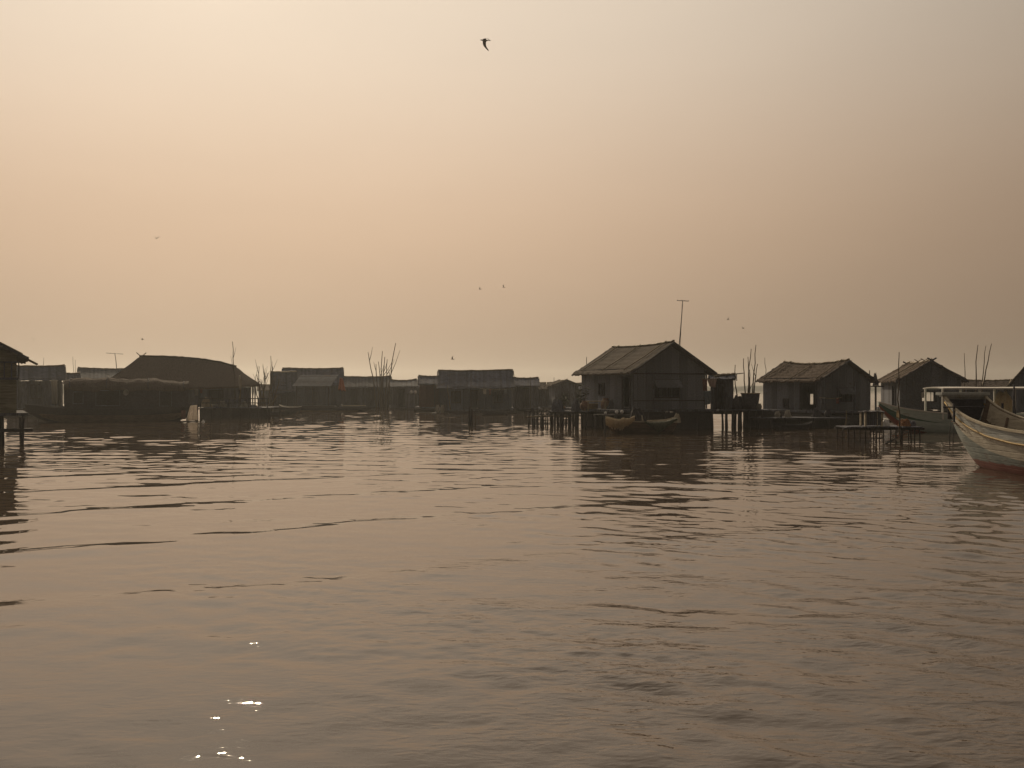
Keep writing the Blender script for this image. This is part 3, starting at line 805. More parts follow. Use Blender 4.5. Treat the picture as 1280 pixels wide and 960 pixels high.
o = MB(); o.box((0, 0, .03), (2.3, .25, .06)); o.box((0, .2, .03), (2.3, .1, .05)); o = o.build('plank_board', 'cream_wood', None, (X(442, 97.2), 97.2, .56)); tag(o, 'pale plank lying along the long low dark boat', 'plank')

# ---- house with a tall clump of sticks
broadside('floating_house', 'low house with grey roof and a clump of tall sticks at its side', 426, 490, 112, 5, 470.5, 484, 508, opens=[(440, 446, 487, 507, 'door'), (462, 470, 488, 499, 'window')], roof='tin', wall='plank', base='raft', sag=.03)
broadside('floating_house', 'small house with pale slanting roof right of the stick clump', 486, 522, 108, 4.5, 474, 483, 509, opens=[(500, 506, 487, 508, 'door')], roof='tin', wall='plank', base='raft', sag=.12)
br = [(471, 512, 460, 440), (476, 512, 473, 452), (477, 512, 478, 439), (479, 512, 481, 446), (481, 512, 484, 449), (482, 512, 494.5, 429), (484, 512, 486, 462), (474, 512, 470, 455), (480, 512, 476, 460)]
for i, (a, b, c, e) in enumerate(br):
    lab = {0: 'dark stick leaning far left out of the clump beside the low grey roof', 5: 'longest stick leaning right out of the clump beside the low grey roof'}.get(i, 'upright bare stick in the clump beside the low grey roof')
    pole('branch', lab, a, b, 106 + rnd(-.6, .6), c, e, .085, twigs=1, bend=.08, cat='branch', group='sticks of the clump by the low house', zbase=-.4)
for px, lab in ((514, 'small white jug on the deck of the pale slanting roofed house, left one'), (519, 'small white jug on the deck of the pale slanting roofed house, right one')):
    jar(lab, (X(px, 105), 105, Z(492, 105)), .16, .35, 'plastic_white', name='jug', cat='jug')
# shelf the jugs stand on
o = MB(); o.box((0, 0, 0), (1.4, .5, .06))
for sx in (-.6, .6): o.bar((sx, 0, -1.9), (sx, 0, -.03), .08)
o = o.build('shelf', 'dark_wood', None, (X(516.5, 105), 105, Z(492, 105) - .031)); tag(o, 'narrow rack holding two white jugs', 'rack')

# ---- centre
broadside('floating_house', 'small house with reddish wall panels left of the large plain house', 522, 556, 99, 4.5, 470.3, 480, 509, opens=[(544, 549, 484, 508, 'door')], roof='tin_dark', wall='red_panel', base='raft', sag=.02, og=.2)
broadside('floating_house', 'large plain dark house with a wide steep roof in the middle of the row', 547, 643, 93, 6.2, 462.3, 484, 511, opens=[(566, 576, 489, 502, 'window'), (590, 599, 488, 510, 'door'), (618, 628, 489, 502, 'window')], roof='tin_dark', wall='woven_green', base='raft', sag=.04, og=.3)
broadside('floating_house', 'low flat roofed annex right of the large plain house', 640, 674, 97, 4.5, 472.2, 482, 510, opens=[(655, 661, 486, 509, 'door')], roof='tin_dark', wall='plank', base='raft', sag=.02, og=.15)
broadside('floating_house', 'distant low roof between the annex and the stilt house', 662, 703, 112, 5, 477.5, 486, 508, opens=[(684, 690, 489, 507, 'door')], roof='thatch_x', wall='plank', base='raft', sag=.06)
house('floating_house', 'tiny distant gable just left of the big stilt house', (X(708, 108), 108), R(8), 2.6, 4, Z(508, 108), Z(481, 108), Z(474.5, 108), wall='plank', roof='thatch', base='raft', opens={'front': [(.9, 1.5, .5, 1.9, 'door')]})
pole('pole', 'pale pole leaning on the left end of the large plain house', 563, 512, 91.5, 559, 481, .06, mat='bamboo', bend=.03)
pole('pole', 'short post poking over the annex roof', 663, 512, 95, 663.5, 471, .06, bend=.02)
pole('pole', 'short post on the distant low roof', 692.5, 508, 109, 692.5, 471.5, .06, bend=.02)
for i, (px, r_, py) in enumerate(((586.5, .11, 509), (589.5, .13, 511), (594.5, .05, 514))):
    pole('stake', ['thick mooring stake, left of the three in front of the large plain house', 'thickest mooring stake, middle of the three in front of the large plain house', 'thin mooring stake, right of the three in front of the large plain house'][i],
         px, 0, 62, px + .4, py, r_, mat='wet_wood', cat='stake', group='mooring stakes in open water', zbase=-.6, bend=.03)
for px, lab in ((547, 'pale jar, left of a pair under the reddish house'), (553, 'pale jar, right of a pair under the reddish house')):
    jar(lab, (X(px, 92), 92, .02), .2, .75, 'curtain')
o = MB(); o.box((0, 0, -.06), (1.6, .9, .14)); o = o.build('raft', 'wet_wood', None, (X(550, 92), 92, .02)); tag(o, 'small plank raft carrying two pale jars', 'raft')

for a, b, d_, yr, ye, lab, rf_ in ((414, 446, 128, 476, 485, 'distant low roof seen between the lean-to and the low grey roofed house', 'thatch_x'), (472, 499, 132, 478, 486, 'distant low roof behind the stick clump', 'tin_dark'),
        (508, 533, 130, 475.5, 484, 'distant roof left of the house with reddish wall panels', 'tin_dark'), (630, 656, 126, 475, 484, 'distant roof behind the right end of the large plain house', 'thatch_x'),
        (692, 738, 124, 478.5, 486, 'distant long roof right behind the tiny gable', 'tin_dark'), (322, 352, 140, 480, 487, 'distant low roof seen through the brush pile', 'thatch_x')):
    broadside('floating_house', lab, a, b, d_, 4.5, yr, ye, 506, roof=rf_, wall='plank', base='raft', sag=.05, og=.2, opens=[((a + b) / 2, (a + b) / 2 + 5, 488, 505, 'door')], battens=0)
# ---- fish pen of stakes
k = 0
for px in np.linspace(660, 716, 30):
    dd = 60 + (k % 3) * 1.3 + rnd(-.4, .4)
    pole('stake', 'short rough stake in the fish pen fence left of the big stilt house', px + rnd(-1, 1), 0, dd, px + rnd(-2.0, 2.0), rnd(509, 519), rnd(.05, .085), mat='wet_wood', cat='stake', group='stakes of the fish pen', zbase=-.6, bend=.08)
    k += 1
rl = MB(); rl.tube([(0, 0, 0), (1.3, .3, .05), (2.8, .1, .02)], .04, 6); o = rl.build('rail', 'bamboo', None, (X(659, 60.2), 60.2, Z(521, 60.2))); tag(o, 'bamboo rail tied along the fish pen stakes', 'rail')

# ---- the big stilt house
big = house('stilt_house', 'biggest house on stilts with thatched gable roof and dark front window', (X(837, 57.6), 57.6), R(20.9), 4.75, 6.9, 1.12, 3.27, 5.03, wall='woven', roof='thatch', ov=.5, og=.45, zr_back=5.02,
      opens={'front': [(1.35, 2.95, 1.85, 2.78, 'window', 'shutter'), ], 'left': [(.25, 1.2, 1.14, 3.0, 'door', 'leaf'), (3.6, 4.3, 1.95, 2.6, 'window')]}, deck=(1.5, .35, .5, .3), nstilt=(7, 4), jit=.03, sag=.1)
# corner and wall battens seen as lighter strips on the gable
for xx in (-2.42, -1.1, .75, 2.42):
    b = MB(); b.bar((xx, -.075, 1.14), (xx, -.075, 3.2), .07, .05); b.build('batten', 'plank', big)
b = MB(); b.bar((-2.4, -.085, 3.18), (2.4, -.085, 3.18), .06, .08); b.build('tie_beam', 'dark_wood', big)
b = MB(); b.bar((-2.4, -.08, 1.62), (2.4, -.08, 1.62), .05, .05); b.build('wall_rail', 'dark_wood', big)
sk = MB(); wall_panel(sk, (-2.6, -.42), (2.6, -.42), -.35, .97, .06); sk.build('skirt_or_shade', 'wet_wood', big)  # dark boards stand in for the shade under the house front
sk = MB(); wall_panel(sk, (-2.66, 6.4), (-2.66, -.36), -.35, .97, .06); sk.build('skirt_or_shade', 'wet_wood', big)  # same along the left side: boards in place of underfloor shade
antenna('tall antenna mast behind the ridge of the biggest stilt house', 848.5, 433, 853.5, 376, 60.5, arm=.36, n=4, tilt=-.1)
st_ = MB(); st_.tube([P(852.6, 380, 60.5) - P(849, 433, 60.5), P(850.5, 433, 60.5) - P(849, 433, 60.5)], .012, 5)
o = st_.build('guy_wire', 'metal', bpy.data.objects['tv_antenna.001'], P(849, 433, 60.5) - Vector(bpy.data.objects['tv_antenna.001'].location))
pole('pole', 'short stick above the left eave of the biggest stilt house', 734, 478, 66, 733.3, 446, .05, bend=.02)
platform('landing', 'cluttered landing stage on posts left of the biggest house', 690, 776, 58.2, 2.6, 1.0, (694, 703, 713, 723, 733, 743, 753, 763, 772), group='landing stages of the village', pr=.07)
clut = [(697, 58.8, 'bundle', 'low dark heap at the far left of the cluttered landing'), (720, 59.0, 'bundle', 'rounded dark sack on the cluttered landing left of the basket'), (766, 59.2, 'bundle', 'dark heap by the house steps on the cluttered landing')]
for px, dd, kk, lab in clut:
    bundle('bundle', lab, (X(px, dd), dd, 1.0), (rnd(.6, 1.0), .6, rnd(.4, .7)), 'plank', 'bundle', 'bundles on the decks')
basket('round bamboo basket on the cluttered landing', (X(741, 59), 59, 1.0), .32, .42)
jar('dark clay water jar on the cluttered landing beside the basket', (X(731, 59.2), 59.2, 1.0), .28, .6)
jar('tall clay jar next to the doorway of the biggest house', (X(757, 59.4), 59.4, 1.0), .3, .75)
o = MB(); o.box((0, 0, .02), (1.15, .5, .04)); 
for sx in (-.5, .5):
    for sy in (-.2, .2): o.bar((sx, sy, -.55), (sx, sy, 0), .05)
o = o.build('bench', 'bamboo', None, (X(746, 58.0), 58.0, 1.56)); tag(o, 'low bench with a pale top at the edge of the cluttered landing', 'bench')
# potted shrub on the landing
def plant(label, pos, h, spread, n=120):
    root = empty('potted_plant', pos, 0, label, 'plant', 'plants on the landing')
    pt = MB(); pt.lathe([(.12, 0), (.17, .15), (.2, .26), (.17, .26), (.14, .18)], n=12); pt.build('pot', 'clay', root)
    st = MB(); lf = MB()
    for k in range(7):
        a = rnd(0, 6.28); tip = Vector((math.cos(a) * spread * rnd(.3, 1), math.sin(a) * spread * rnd(.3, 1), h * rnd(.6, 1)))
        st.tube([(0, 0, .2), tip * .5 + Vector((0, 0, .15)), tip], [.02, .014, .006], 5)
        for q in range(n // 7):
            c = tip * rnd(.4, 1.05) + Vector((rnd(-.14, .14), rnd(-.14, .14), rnd(-.08, .12))) + Vector((0, 0, .08))
            m = Matrix.Rotation(rnd(0, 6.28), 3, 'Z') @ Matrix.Rotation(rnd(-1, 1), 3, 'X')
            s = rnd(.05, .1); n0 = len(lf.v)
            for v in ((-s, 0, 0), (0, s * .45, 0.01), (s, 0, 0), (0, -s * .45, 0.01)): lf.v.append(tuple(c + m @ Vector(v)))
            lf.face([n0, n0+1, n0+2, n0+3])
    st.build('stem', 'bark', root); lf.build('foliage', 'foliage', root)
plant('bushy potted plant against the woven side wall of the biggest house', (X(727, 60.2), 60.2, 1.0), 1.5, .55, 240)
plant('smaller potted plant at the corner of the cluttered landing', (X(703, 59.8), 59.8, 1.0), .9, .4, 160)
for px, py, lab, s in ((757, 516, 'small white bottle hung at the left of the deck edge above the net boat', .08), (771, 515, 'white bottle, left of two on the deck edge above the net boat', .1), (777.5, 515, 'white bottle, right of two on the deck edge above the net boat', .1)):
    jar(lab, (X(px, 55.6), 55.6, Z(py + 2, 55.6)), s, s * 2, 'plastic_white', name='bottle', cat='bottle', group='white bottles on the deck edge')
o = MB(); o.box((0, 0, -.03), (2.3, .4, .05))
for sx in (-1.05, 0, 1.05): o.tube([(sx, 0, -1.7), (sx, 0, -.05)], .05, 6)
o = o.build('step', 'wet_wood', None, (X(768, 55.6), 55.6, Z(518, 55.6) - .005)); tag(o, 'narrow plank step on thin posts under the white bottles', 'step')

# shed to the right
broadside('shed', 'small dark shed with a flat roof right of the biggest house', 886, 919, 59.6, 2.2, 468.5, 473, 512, opens=[(897, 906, 480, 511, 'door')], roof='tin_dark', wall='plank', og=.15, ov=.2, sag=.02, deck=(.4, .3, .3, .3), nstilt=(2, 3), stilt_r=.07)
pole('pole', 'long pole lying along the shed roof and sticking out to the right', 893, 470.5, 59.2, 930, 466.3, .06, bend=.02)
sk = MB(); wall_panel(sk, (-1.3, .5), (1.3, .5), -.35, .95, .05, [(.15, .28, -.3, .9), (1.2, 1.32, -.3, .7)]); sk.build('skirt_or_shade', 'wet_wood', empty('shade_panel', (X(953, 59.2), 59.2, 0), 0, 'added dark boards that darken the space under the right end of the plank walkway', 'shade_panel'))  # boards added only to darken the gap below the walkway end
cloth('cloth', 'pale pink shirt cloth hanging under the eave of the biggest house', (P(884, 474, 57.2), P(896, 474, 57.2), P(894.5, 484.5, 57.2), P(887, 483, 57.2)), 'pink_cloth', 'cloth', wave=.06, group='washing beside the shed')
cloth('cloth', 'dark red cloth hanging left of the pale pink shirt', (P(878, 474, 57.4), P(884, 474.5, 57.4), P(884, 489, 57.4), P(878.5, 488, 57.4)), 'red_cloth', 'cloth', wave=.05, group='washing beside the shed')
cloth('cloth', 'dark blue grey cloth hanging low beside the shed door', (P(880, 489.5, 57.3), P(889, 488, 57.3), P(888, 505, 57.3), P(881, 506, 57.3)), 'blue_cloth', 'cloth', wave=.05, group='washing beside the shed')
line = MB(); line.tube([(0, 0, 0), (.5, 0, -.02), (1.0, -.1, 0)], .02, 5); o = line.build('clothes_line', 'bamboo', None, P(876.5, 473.5, 57.3)); tag(o, 'bamboo rod the washing hangs from', 'rod')
platform('walkway', 'plank walkway on crooked posts between the shed and the reed walled house', 898, 962, 58.6, 1.8, 1.08, (908, 917, 924, 927, 937, 946, 953), group='landing stages of the village', pr=.06)
for i, (a, b, c, e) in enumerate(((924.5, 488, 919, 456), (933, 512, 929.5, 448), (936, 512, 935, 446), (937, 512, 939, 436), (939, 512, 945, 431), (941, 512, 947, 455), (934.5, 512, 937, 462))):
    lab = ['short thin stick leaning left by the shed roof', 'dark straight stick at the left of the bunch behind the walkway', 'thin stick of the bunch behind the walkway, leaning slightly left', 'stout crooked stick of the bunch behind the walkway', 'tallest stick of the bunch behind the walkway', 'forked stick leaning right in the bunch behind the walkway', 'short stick low in the bunch behind the walkway'][i]
    pole('branch', lab, a, 512, 60.2 + rnd(-.2, .2), c, e, .05, twigs=1 if i in (3, 5) else 0, bend=.1, cat='branch', group='sticks bunched behind the walkway')
pole('pole', 'single thin pole behind the left slope of the reed walled house', 958.5, 500, 69, 956, 447, .035, bend=.03, group='poles standing among the roofs')
basket('large dark basket under the bunch of sticks on the walkway', (X(938, 59.3), 59.3, 1.08), .55, .95, 'dark_wood')
bundle('bundle', 'dark heap of netting at the shed end of the walkway', (X(922, 59.5), 59.5, 1.08), (.8, .6, .75), 'dark_wood', 'bundle', 'bundles on the decks')
jar('small pale jar on the walkway beside the large dark basket', (X(949, 58.9), 58.9, 1.08), .16, .35, 'curtain')

# ---- net boat in front of the big house
nb = sampan('wooden_boat', 'wooden boat draped with pale net and tarpaulin before the biggest house', 756, 849, 52.2, 520, 520.5, .62, .75, mats='inner_wood', rim='cream_wood')
def drape(name, label, pxs, tops, bots, d, mat, cat, bulge=.25, fringe=.12):
    """heavy net or tarp lying over a gunwale: closed lumpy body following top and bottom lines"""
    n = 26; rows = []
    c = P((pxs[0] + pxs[1]) / 2, 525, d)
    for i in range(n + 1):
        t = i / n; px = pxs[0] + (pxs[1] - pxs[0]) * t
        zt, zb = Z(ripol(tops, px), d), Z(ripol(bots, px), d) + (rnd(-fringe, fringe * .3))
        ring = []
        for a in np.linspace(0, 2 * math.pi, 12, endpoint=False):
            f = (1 - math.cos(a)) / 2
            z = zt + (zb - zt) * f
            y = -math.sin(a) * bulge * (1 if math.sin(a) > 0 else .35) * (.8 + .4 * math.sin(t * 40 + f * 6) * .5)
            ring.append((X(px, d) - c.x + rnd(-.02, .02), y + rnd(-.02, .02), z - c.z + rnd(-.015, .015)))
        rows.append(ring)
    mb = MB(); mb.grid(rows, close=True)
    mb.v.append(tuple(sum((Vector(p) for p in rows[0]), Vector()) / 12)); q = len(mb.v) - 1
    for k in range(12): mb.face((q, (k + 1) % 12, k))
    mb.v.append(tuple(sum((Vector(p) for p in rows[-1]), Vector()) / 12)); q = len(mb.v) - 1; b0 = n * 12
    for k in range(12): mb.face((q, b0 + k, b0 + (k + 1) % 12))
    return tag(mb.build(name, mat, None, c), label, cat)
drape('net', 'pale tan fishing net draped over the left half of the boat', (757, 793), [(757, 522), (762, 522), (774, 525.5), (778, 522), (786, 523), (793, 519.5)], [(757, 529), (762, 533), (770, 535), (778, 536), (785, 532), (793, 524)], 51.35, 'net', 'net')
drape('tarp', 'grey green tarpaulin sagging over the right half of the boat', (806, 846), [(806, 526), (812, 527.5), (830, 527), (846, 522)], [(806, 528), (818, 537), (824, 540.5), (832, 535), (846, 525)], 51.35, 'green_tarp', 'tarpaulin', fringe=.03)
bundle('bundle', 'dark heap in the middle of the net boat between net and tarpaulin', (X(797, 52), 52.0, .3), (1.1, .8, .95), 'dark_wood', 'bundle', 'bundles on the decks')
bundle('bundle', 'pale bundle at the tarpaulin end of the net boat', (X(845, 52), 51.9, .55), (.5, .4, .45), 'cream_wood', 'bundle', 'bundles on the decks')
pole('stake', 'dark mooring stake at the left bow of the net boat', 757.5, 0, 50.8, 756, 517, .07, mat='wet_wood', cat='stake', group='mooring stakes in open water', zbase=-.6, bend=.03)
pole('pole', 'short pale pole propped upright right of the tarpaulin', 803.5, 527, 51.3, 802.3, 519, .05, mat='cream_wood', bend=.02)

# ---- house right of it
rh = house('floating_house', 'reed walled house with a sagging brown thatched roof and open doorway', (X(1056, 62), 62), R(24), 3.85, 5.5, .95, 2.86, 4.1, wall='woven', roof='thatch_brown', ov=.4, og=.35, zr_back=4.12,
     opens={'front': [(1.3, 2.4, 1.55, 2.3, 'window', 'shutter')], 'left': [(.35, 1.75, .97, 2.55, 'door', 'leaf'), (3.0, 3.35, 1.1, 1.6, 'window')], 'right': [(4.95, 5.36, 1.25, 1.95, 'hole')]}, base='raft', deck=(.9, .35, .9, .3), sag=.2, jit=.05)
for xx in (-1.95, -.6, .75, 1.95):
    b = MB(); b.bar((xx, -.075, .97), (xx, -.075, 2.75), .06, .05); b.build('batten', 'plank', rh)
platform('landing', 'low dark landing in front of the reed walled house', 945, 1062, 58.3, 2.0, .62, (948, 965, 982, 1000, 1018, 1036, 1056), group='landing stages of the village', pr=.07)
sk = MB(); wall_panel(sk, (-2.7, .3), (2.7, .3), -.35, .55, .05); sk.build('skirt_or_shade', 'wet_wood', bpy.data.objects['landing.001'])
bundle('bundle', 'small pale sack at the doorway of the reed walled house', (X(984, 59.2), 59.2, .62), (.5, .4, .4), 'curtain', 'bundle', 'bundles on the decks')
bundle('bundle', 'dark low heap beside the open doorway of the reed walled house', (X(1020, 59.4), 59.4, .62), (.6, .5, .5), 'dark_wood', 'bundle', 'bundles on the decks')
jar('round dark jar beneath the front window of the reed walled house', (X(1035, 59.3), 59.3, .62), .22, .42, 'dark_wood')
jar('pale jar near the middle of the low dark landing', (X(972, 59), 59, .62), .17, .34, 'curtain')
pole('pole', 'pale crooked stick standing before the gable of the reed walled house', 1056.5, 533, 57.8, 1058, 513, .05, mat='bamboo', bend=.2)
pole('pole', 'small post with a knob on the right slope of the reed walled house', 1086, 480, 64.5, 1087, 463, .06, bend=.02)
bundle('bundle', 'dark wrapped bundle standing at the right eave of the reed walled house', (X(1094.5, 64), 64, Z(482, 64)), (.35, .35, .75), 'dark_wood', 'bundle', 'bundles on the decks')
o = MB(); o.box((0, 0, -.04), (.8, .8, .08)); o.bar((0, 0, -1.6), (0, 0, -.08), .1); o = o.build('stand', 'dark_wood', None, (X(1094.5, 64), 64, Z(482, 64) - .005)); tag(o, 'post stand with a wrapped bundle on top by the right eave', 'stand')

# ---- far right house with crossed ridge poles
fr = house('floating_house', 'brown thatched house with crossed ridge poles behind the green boat', (X(1162.7, 68), 68), R(-7), 4.0, 5.2, 1.0, 2.9, 4.25, wall='woven', roof='thatch_brown', ov=.4, og=.4, crossed=True, zr_back=4.3,
     opens={'front': [(1.45, 2.35, 1.45, 2.05, 'window')], 'left': [(1.0, 1.7, 1.02, 2.5, 'door')], 'back': [(.3, 3.7, 1.1, 2.5, 'hole')]}, base='raft', sag=.1, jit=.05)
for t in (1.3, 2.9):
    for sg in (-1, 1):
        b = MB(); a_ = Vector((sg * 2.3, t, 2.9 + .03)); b_ = Vector((0, t, 4.27)); b_ = b_ + (b_ - a_).normalized() * .3
        b.bar(a_, b_, .05, .05); b.build('roof_pole', 'bamboo', fr)
cloth('cloth', 'white patterned cloth hanging in the window of the house with crossed ridge poles', (P(1152, 490.5, 67.6), P(1156, 490, 67.6), P(1156.5, 497, 67.6), P(1152, 497.5, 67.6)), 'white_cloth', 'cloth', wave=.04)
broadside('floating_house', 'long low dark roof on the horizon behind the canopy boat', 1186, 1272, 92, 5, 474.5, 484, 509, opens=[(1210, 1218, 488, 508, 'door')], roof='thatch_x', wall='plank', base='raft', sag=.05)
house('floating_house', 'steep roofed thatched hut at the right edge of the view', (X(1291, 62), 62), R(-27), 2.3, 5, .95, Z(486, 62), Z(447.5, 62), wall='plank', roof='thatch', ov=.4, og=.3, jit=.07, base='raft', opens={'front': [(.8, 1.5, .97, 2.3, 'door')]})
for i, (a, c, e, r_, lab) in enumerate(((1205, 1205.4, 441.5, .04, 'lone straight thin pole above the canopy boat'), (1219.5, 1222.5, 431, .055, 'left upright pole of the bunch over the long low roof'), (1222.5, 1232.5, 432, .045, 'middle leaning pole of the bunch over the long low roof'), (1226.5, 1239.5, 429.5, .055, 'right leaning pole of the bunch over the long low roof'))):
    pole('pole', lab, a, 505, 72, c, e, r_, bend=.06, group='poles standing among the roofs')
pole('pole', 'tall dark pole standing in the water in front of the green boat', 1125.5, 0, 41, 1124, 440, .04, mat='bark', zbase=-.7, bend=.05)

# ---- cage platform
cp = platform('platform', 'little cluttered platform on thin stilts before the green boat', 1058, 1154, 43.5, 1.4, .68, (1062, 1069, 1089.5, 1093, 1097, 1115, 1121, 1140, 1145, 1151), group='landing stages of the village', pr=.03)
cg = empty('cage', (X(1091, 43.7), 43.9, .68), 0, 'small slatted animal cage with a dark roof on the little platform', 'cage')
f = MB()
for sx in (-.36, .36):
    for sy in (-.28, .28): f.bar((sx, sy, 0), (sx, sy, .62), .07)
f.build('frame', 'cream_wood', cg)
for yy in (-.28, .28):
    s = MB(); s.bar((-.33, yy, .34), (.33, yy, .34), .05, .03)
    for i in range(8): s.bar((-.3 + i * .086, yy, .04), (-.3 + i * .086, yy, .6), .06, .02)
    s.build('slat_panel', 'plank', cg)
t = MB(); t.slab([[(-.46 + .04 * math.sin(i), -.4 + .2 * j, .66 + .012 * math.sin(i * 2 + j)) for j in range(5)] for i in [k * 1.0 for k in range(1)]] + [[(-.46 + .92 * k / 6, -.4 + .2 * j, .66 + .02 * math.sin(k * 2 + j)) for j in range(5)] for k in range(1, 7)], .04); t.build('roof', 'dark_wood', cg)
bundle('bundle', 'shiny white plastic sack right of the cage', (X(1109.5, 43.6), 43.9, .68), (.42, .35, .27), 'plastic_white', 'sack')
bundle('bundle', 'tawny heap of cloth at the right of the little platform', (X(1134, 43.6), 43.9, .68), (.5, .4, .3), 'tawny', 'bundle', 'bundles on the decks')
bundle('bundle', 'dull brown heap beside the tall dark pole', (X(1143, 43.7), 44.2, .68), (.5, .4, .22), 'plank', 'bundle', 'bundles on the decks')
cloth('cloth', 'yellowish rag hanging on the tall dark pole', (P(1121, 513, 41.2), P(1125, 514, 41.2), P(1125.5, 523, 41.2), P(1120.5, 522, 41.2)), 'net', 'cloth', wave=.04, n=6)
pole('pole', 'slanting brace pole dipping into the water under the little platform', 1102, 557.5, 42.6, 1136, 539, .035, mat='wet_wood', bend=.02)
pole('stake', 'thin stake in the water right of the little platform, left of two', 1187, 0, 42, 1187, 529, .03, mat='wet_wood', cat='stake', zbase=-.6, bend=.03)
pole('stake', 'thin stake in the water right of the little platform, right of two', 1190.5, 0, 42.5, 1191.5, 531, .03, mat='wet_wood', cat='stake', zbase=-.6, bend=.03)

# ---- green boat with a white canopy
d = 53.5
gb = empty('canopy_boat', (X(1098, d), d, 0), 0, 'green boat with mint gunwale under a flat white canopy', 'boat', 'boats moored in the village')
bl = 11.5
st = [(0, .12, Z(502.5, d), Z(502.5, d) - .22, 1.3, .8), (.5, .45, Z(507, d), .62, 1.5, .7), (1.4, .85, Z(511.5, d), .05, 1.8, .6), (2.8, 1.15, Z(515.5, d), -.3, 2, .55), (5, 1.3, Z(518, d), -.35, 2, .55), (8, 1.25, Z(518, d), -.35, 2, .55), (10.5, 1.0, Z(515, d), -.1, 1.8, .6), (bl, .5, Z(512, d), .3, 1.5, .7)]
make_hull(gb, st, ['mint_paint', 'hull_green', 'hull_red'], mifun=lambda s, a: 0 if a > .74 else (1 if a > .45 else 2), rim='white_paint', inner='mint_paint', thwarts=(1.9, 3.0, 4.6, 6.5))
cn = MB(); cx0, cx1 = X(1166, d) - X(1098, d), bl - .8
zc = Z(485, d)
cn.slab([[(cx0 + (cx1 - cx0) * i / 12, -1.25 + 2.5 * j / 6, zc + .06 * (1 - ((j - 3) / 3) ** 2) + .01 * math.sin(i)) for j in range(7)] for i in range(13)], .05)
cno = cn.build('canopy', 'white_paint', gb)
e = MB()
for yy in (-1.25, 1.25): e.bar((cx0, yy, zc - .03), (cx1, yy, zc - .03), .09, .07)
e.build('canopy_rail', 'white_paint', cno)
for xx in (cx0 + .06, cx0 + 2.0, cx0 + 3.85, cx0 + 5.7, cx1 - .1):
    for yy in (-1.1, 1.1):
        p = MB(); p.bar((xx, yy, .7), (xx, yy, zc - .04), .09); p.build('canopy_post', 'white_paint', gb)
pole('pole', 'stout dark post at the far end of the canopy boat', 1268, 530, 50.5, 1267.5, 481, .10, mat='dark_wood', bend=.01)
bundle('bundle', 'pale heap of netting on the canopy boat behind the big boat', (X(1277, 51.5), 53.3, 1.0), (1.0, .9, 1.1), 'net', 'bundle', 'bundles on the decks')

# ---- large wooden boat at the right edge
bt = empty('wooden_boat', (14.02, 30.9, 0), R(-81.5), 'large weathered boat in pale blue, cream and red paint at the right edge', 'boat', 'boats moored in the village')
st = [(0, .70, 2.16, .62, 1.15, .95), (.35, .72, 1.93, .30, 1.2, .9), (.8, .78, 1.70, .0, 1.3, .82), (1.5, .86, 1.5, -.2, 1.45, .74), (2.5, .98, 1.33, -.35, 1.65, .66), (3.8, 1.12, 1.23, -.42, 1.8, .6), (5.5, 1.25, 1.18, -.45, 1.9, .58), (8, 1.25, 1.2, -.42, 1.9, .58), (10, 1.05, 1.4, -.2, 1.7, .65), (11.2, .75, 1.8, .3, 1.3, .8)]
def bands(s, a):
    return 0 if a > .875 else (1 if a > .70 else 2)
ho, sti = make_hull(bt, st, ['hull_blue', 'hull_cream', 'hull_grey', 'hull_red'], ns=60, n=16, mifun=bands, rim='cream_wood', inner='inner_wood', thwarts=(2.2, 3.3, 4.6, 6.2), keel_floor=.35, th=.07)
# rub rails along the hull
for frac, mat, rr in ((.875, 'hull_yellow', .028),):
    for sg in (-1, 1):
        rl = MB(); pts = []
        for (x, b, zs, zk, p, q) in sti: pts.append((x, sg * (b * frac ** q + .015), zk + (zs - zk) * frac ** p))
        rl.tube(pts, rr, 6); rl.build('rub_rail', mat, ho)
# prow board across the head
pb = MB(); pb.box((-.04, 0, 2.20), (.34, 1.62, .085)); pb.box((-.02, 0, 2.13), (.2, 1.5, .06)); pb.build('prow_board', 'hull_blue', bt)
bh = MB(); bh.box((.10, 0, 1.72), (.04, 1.20, .62)); bh.build('bulkhead', 'dark_wood', bt)
# fore deck and inner bulwark planks
fd = MB()
for i in range(7): fd.box((.33 + i * .16, 0, 1.35 - .05 * i), (.15, 1.18 + .03 * i, .035))
fd.build('fore_deck', 'inner_wood', bt)
for sg in (-1, 1):
    ib = MB(); rows = []
    for i, (x, b, zs, zk, p, q) in enumerate(sti[:46]):
        if i < 2: continue
        r0 = []
        for a in (1.0, .92, .84, .74):
            r0.append((x, sg * (b * a ** (q * .7) - .085), zk + (zs - zk) * a ** p - .02))
        rows.append(r0 if sg < 0 else r0[::-1])
    ib.grid(rows); ib.grid([[(p[0], p[1] + sg * .02, p[2]) for p in reversed(r)] for r in rows]); ib.build('inner_strake', 'cream_wood' if sg > 0 else 'inner_wood', bt)
for xx in (1.2, 2.0, 2.8, 3.6, 4.4, 5.2):
    i = min(range(60), key=lambda k: abs(sti[k][0] - xx)); x, b, zs, zk, p, q = sti[i]
    fr_ = MB(); pts = [(x, max(b - .11, .01) * (abs(a) ** (q * .7)) * (1 if a > 0 else -1), zk + .40 + (zs - zk - .46) * abs(a) ** (p * 1.15)) for a in np.linspace(-.97, .97, 15)]
    fr_.tube(pts, .04, 5); fr_.build('rib', 'inner_wood', bt)
for sg in (-1, 1):
    pg = MB(); pg.bar((.75, sg * .80, 1.35), (.75, sg * .80, 1.92), .05); pg.build('mooring_peg', 'dark_wood', bt)
th_ = MB(); th_.tube([(.75, -1.15, 1.80), (.75, .2, 1.80)], .022, 6); th_.build('cross_rod', 'dark_wood', bt)

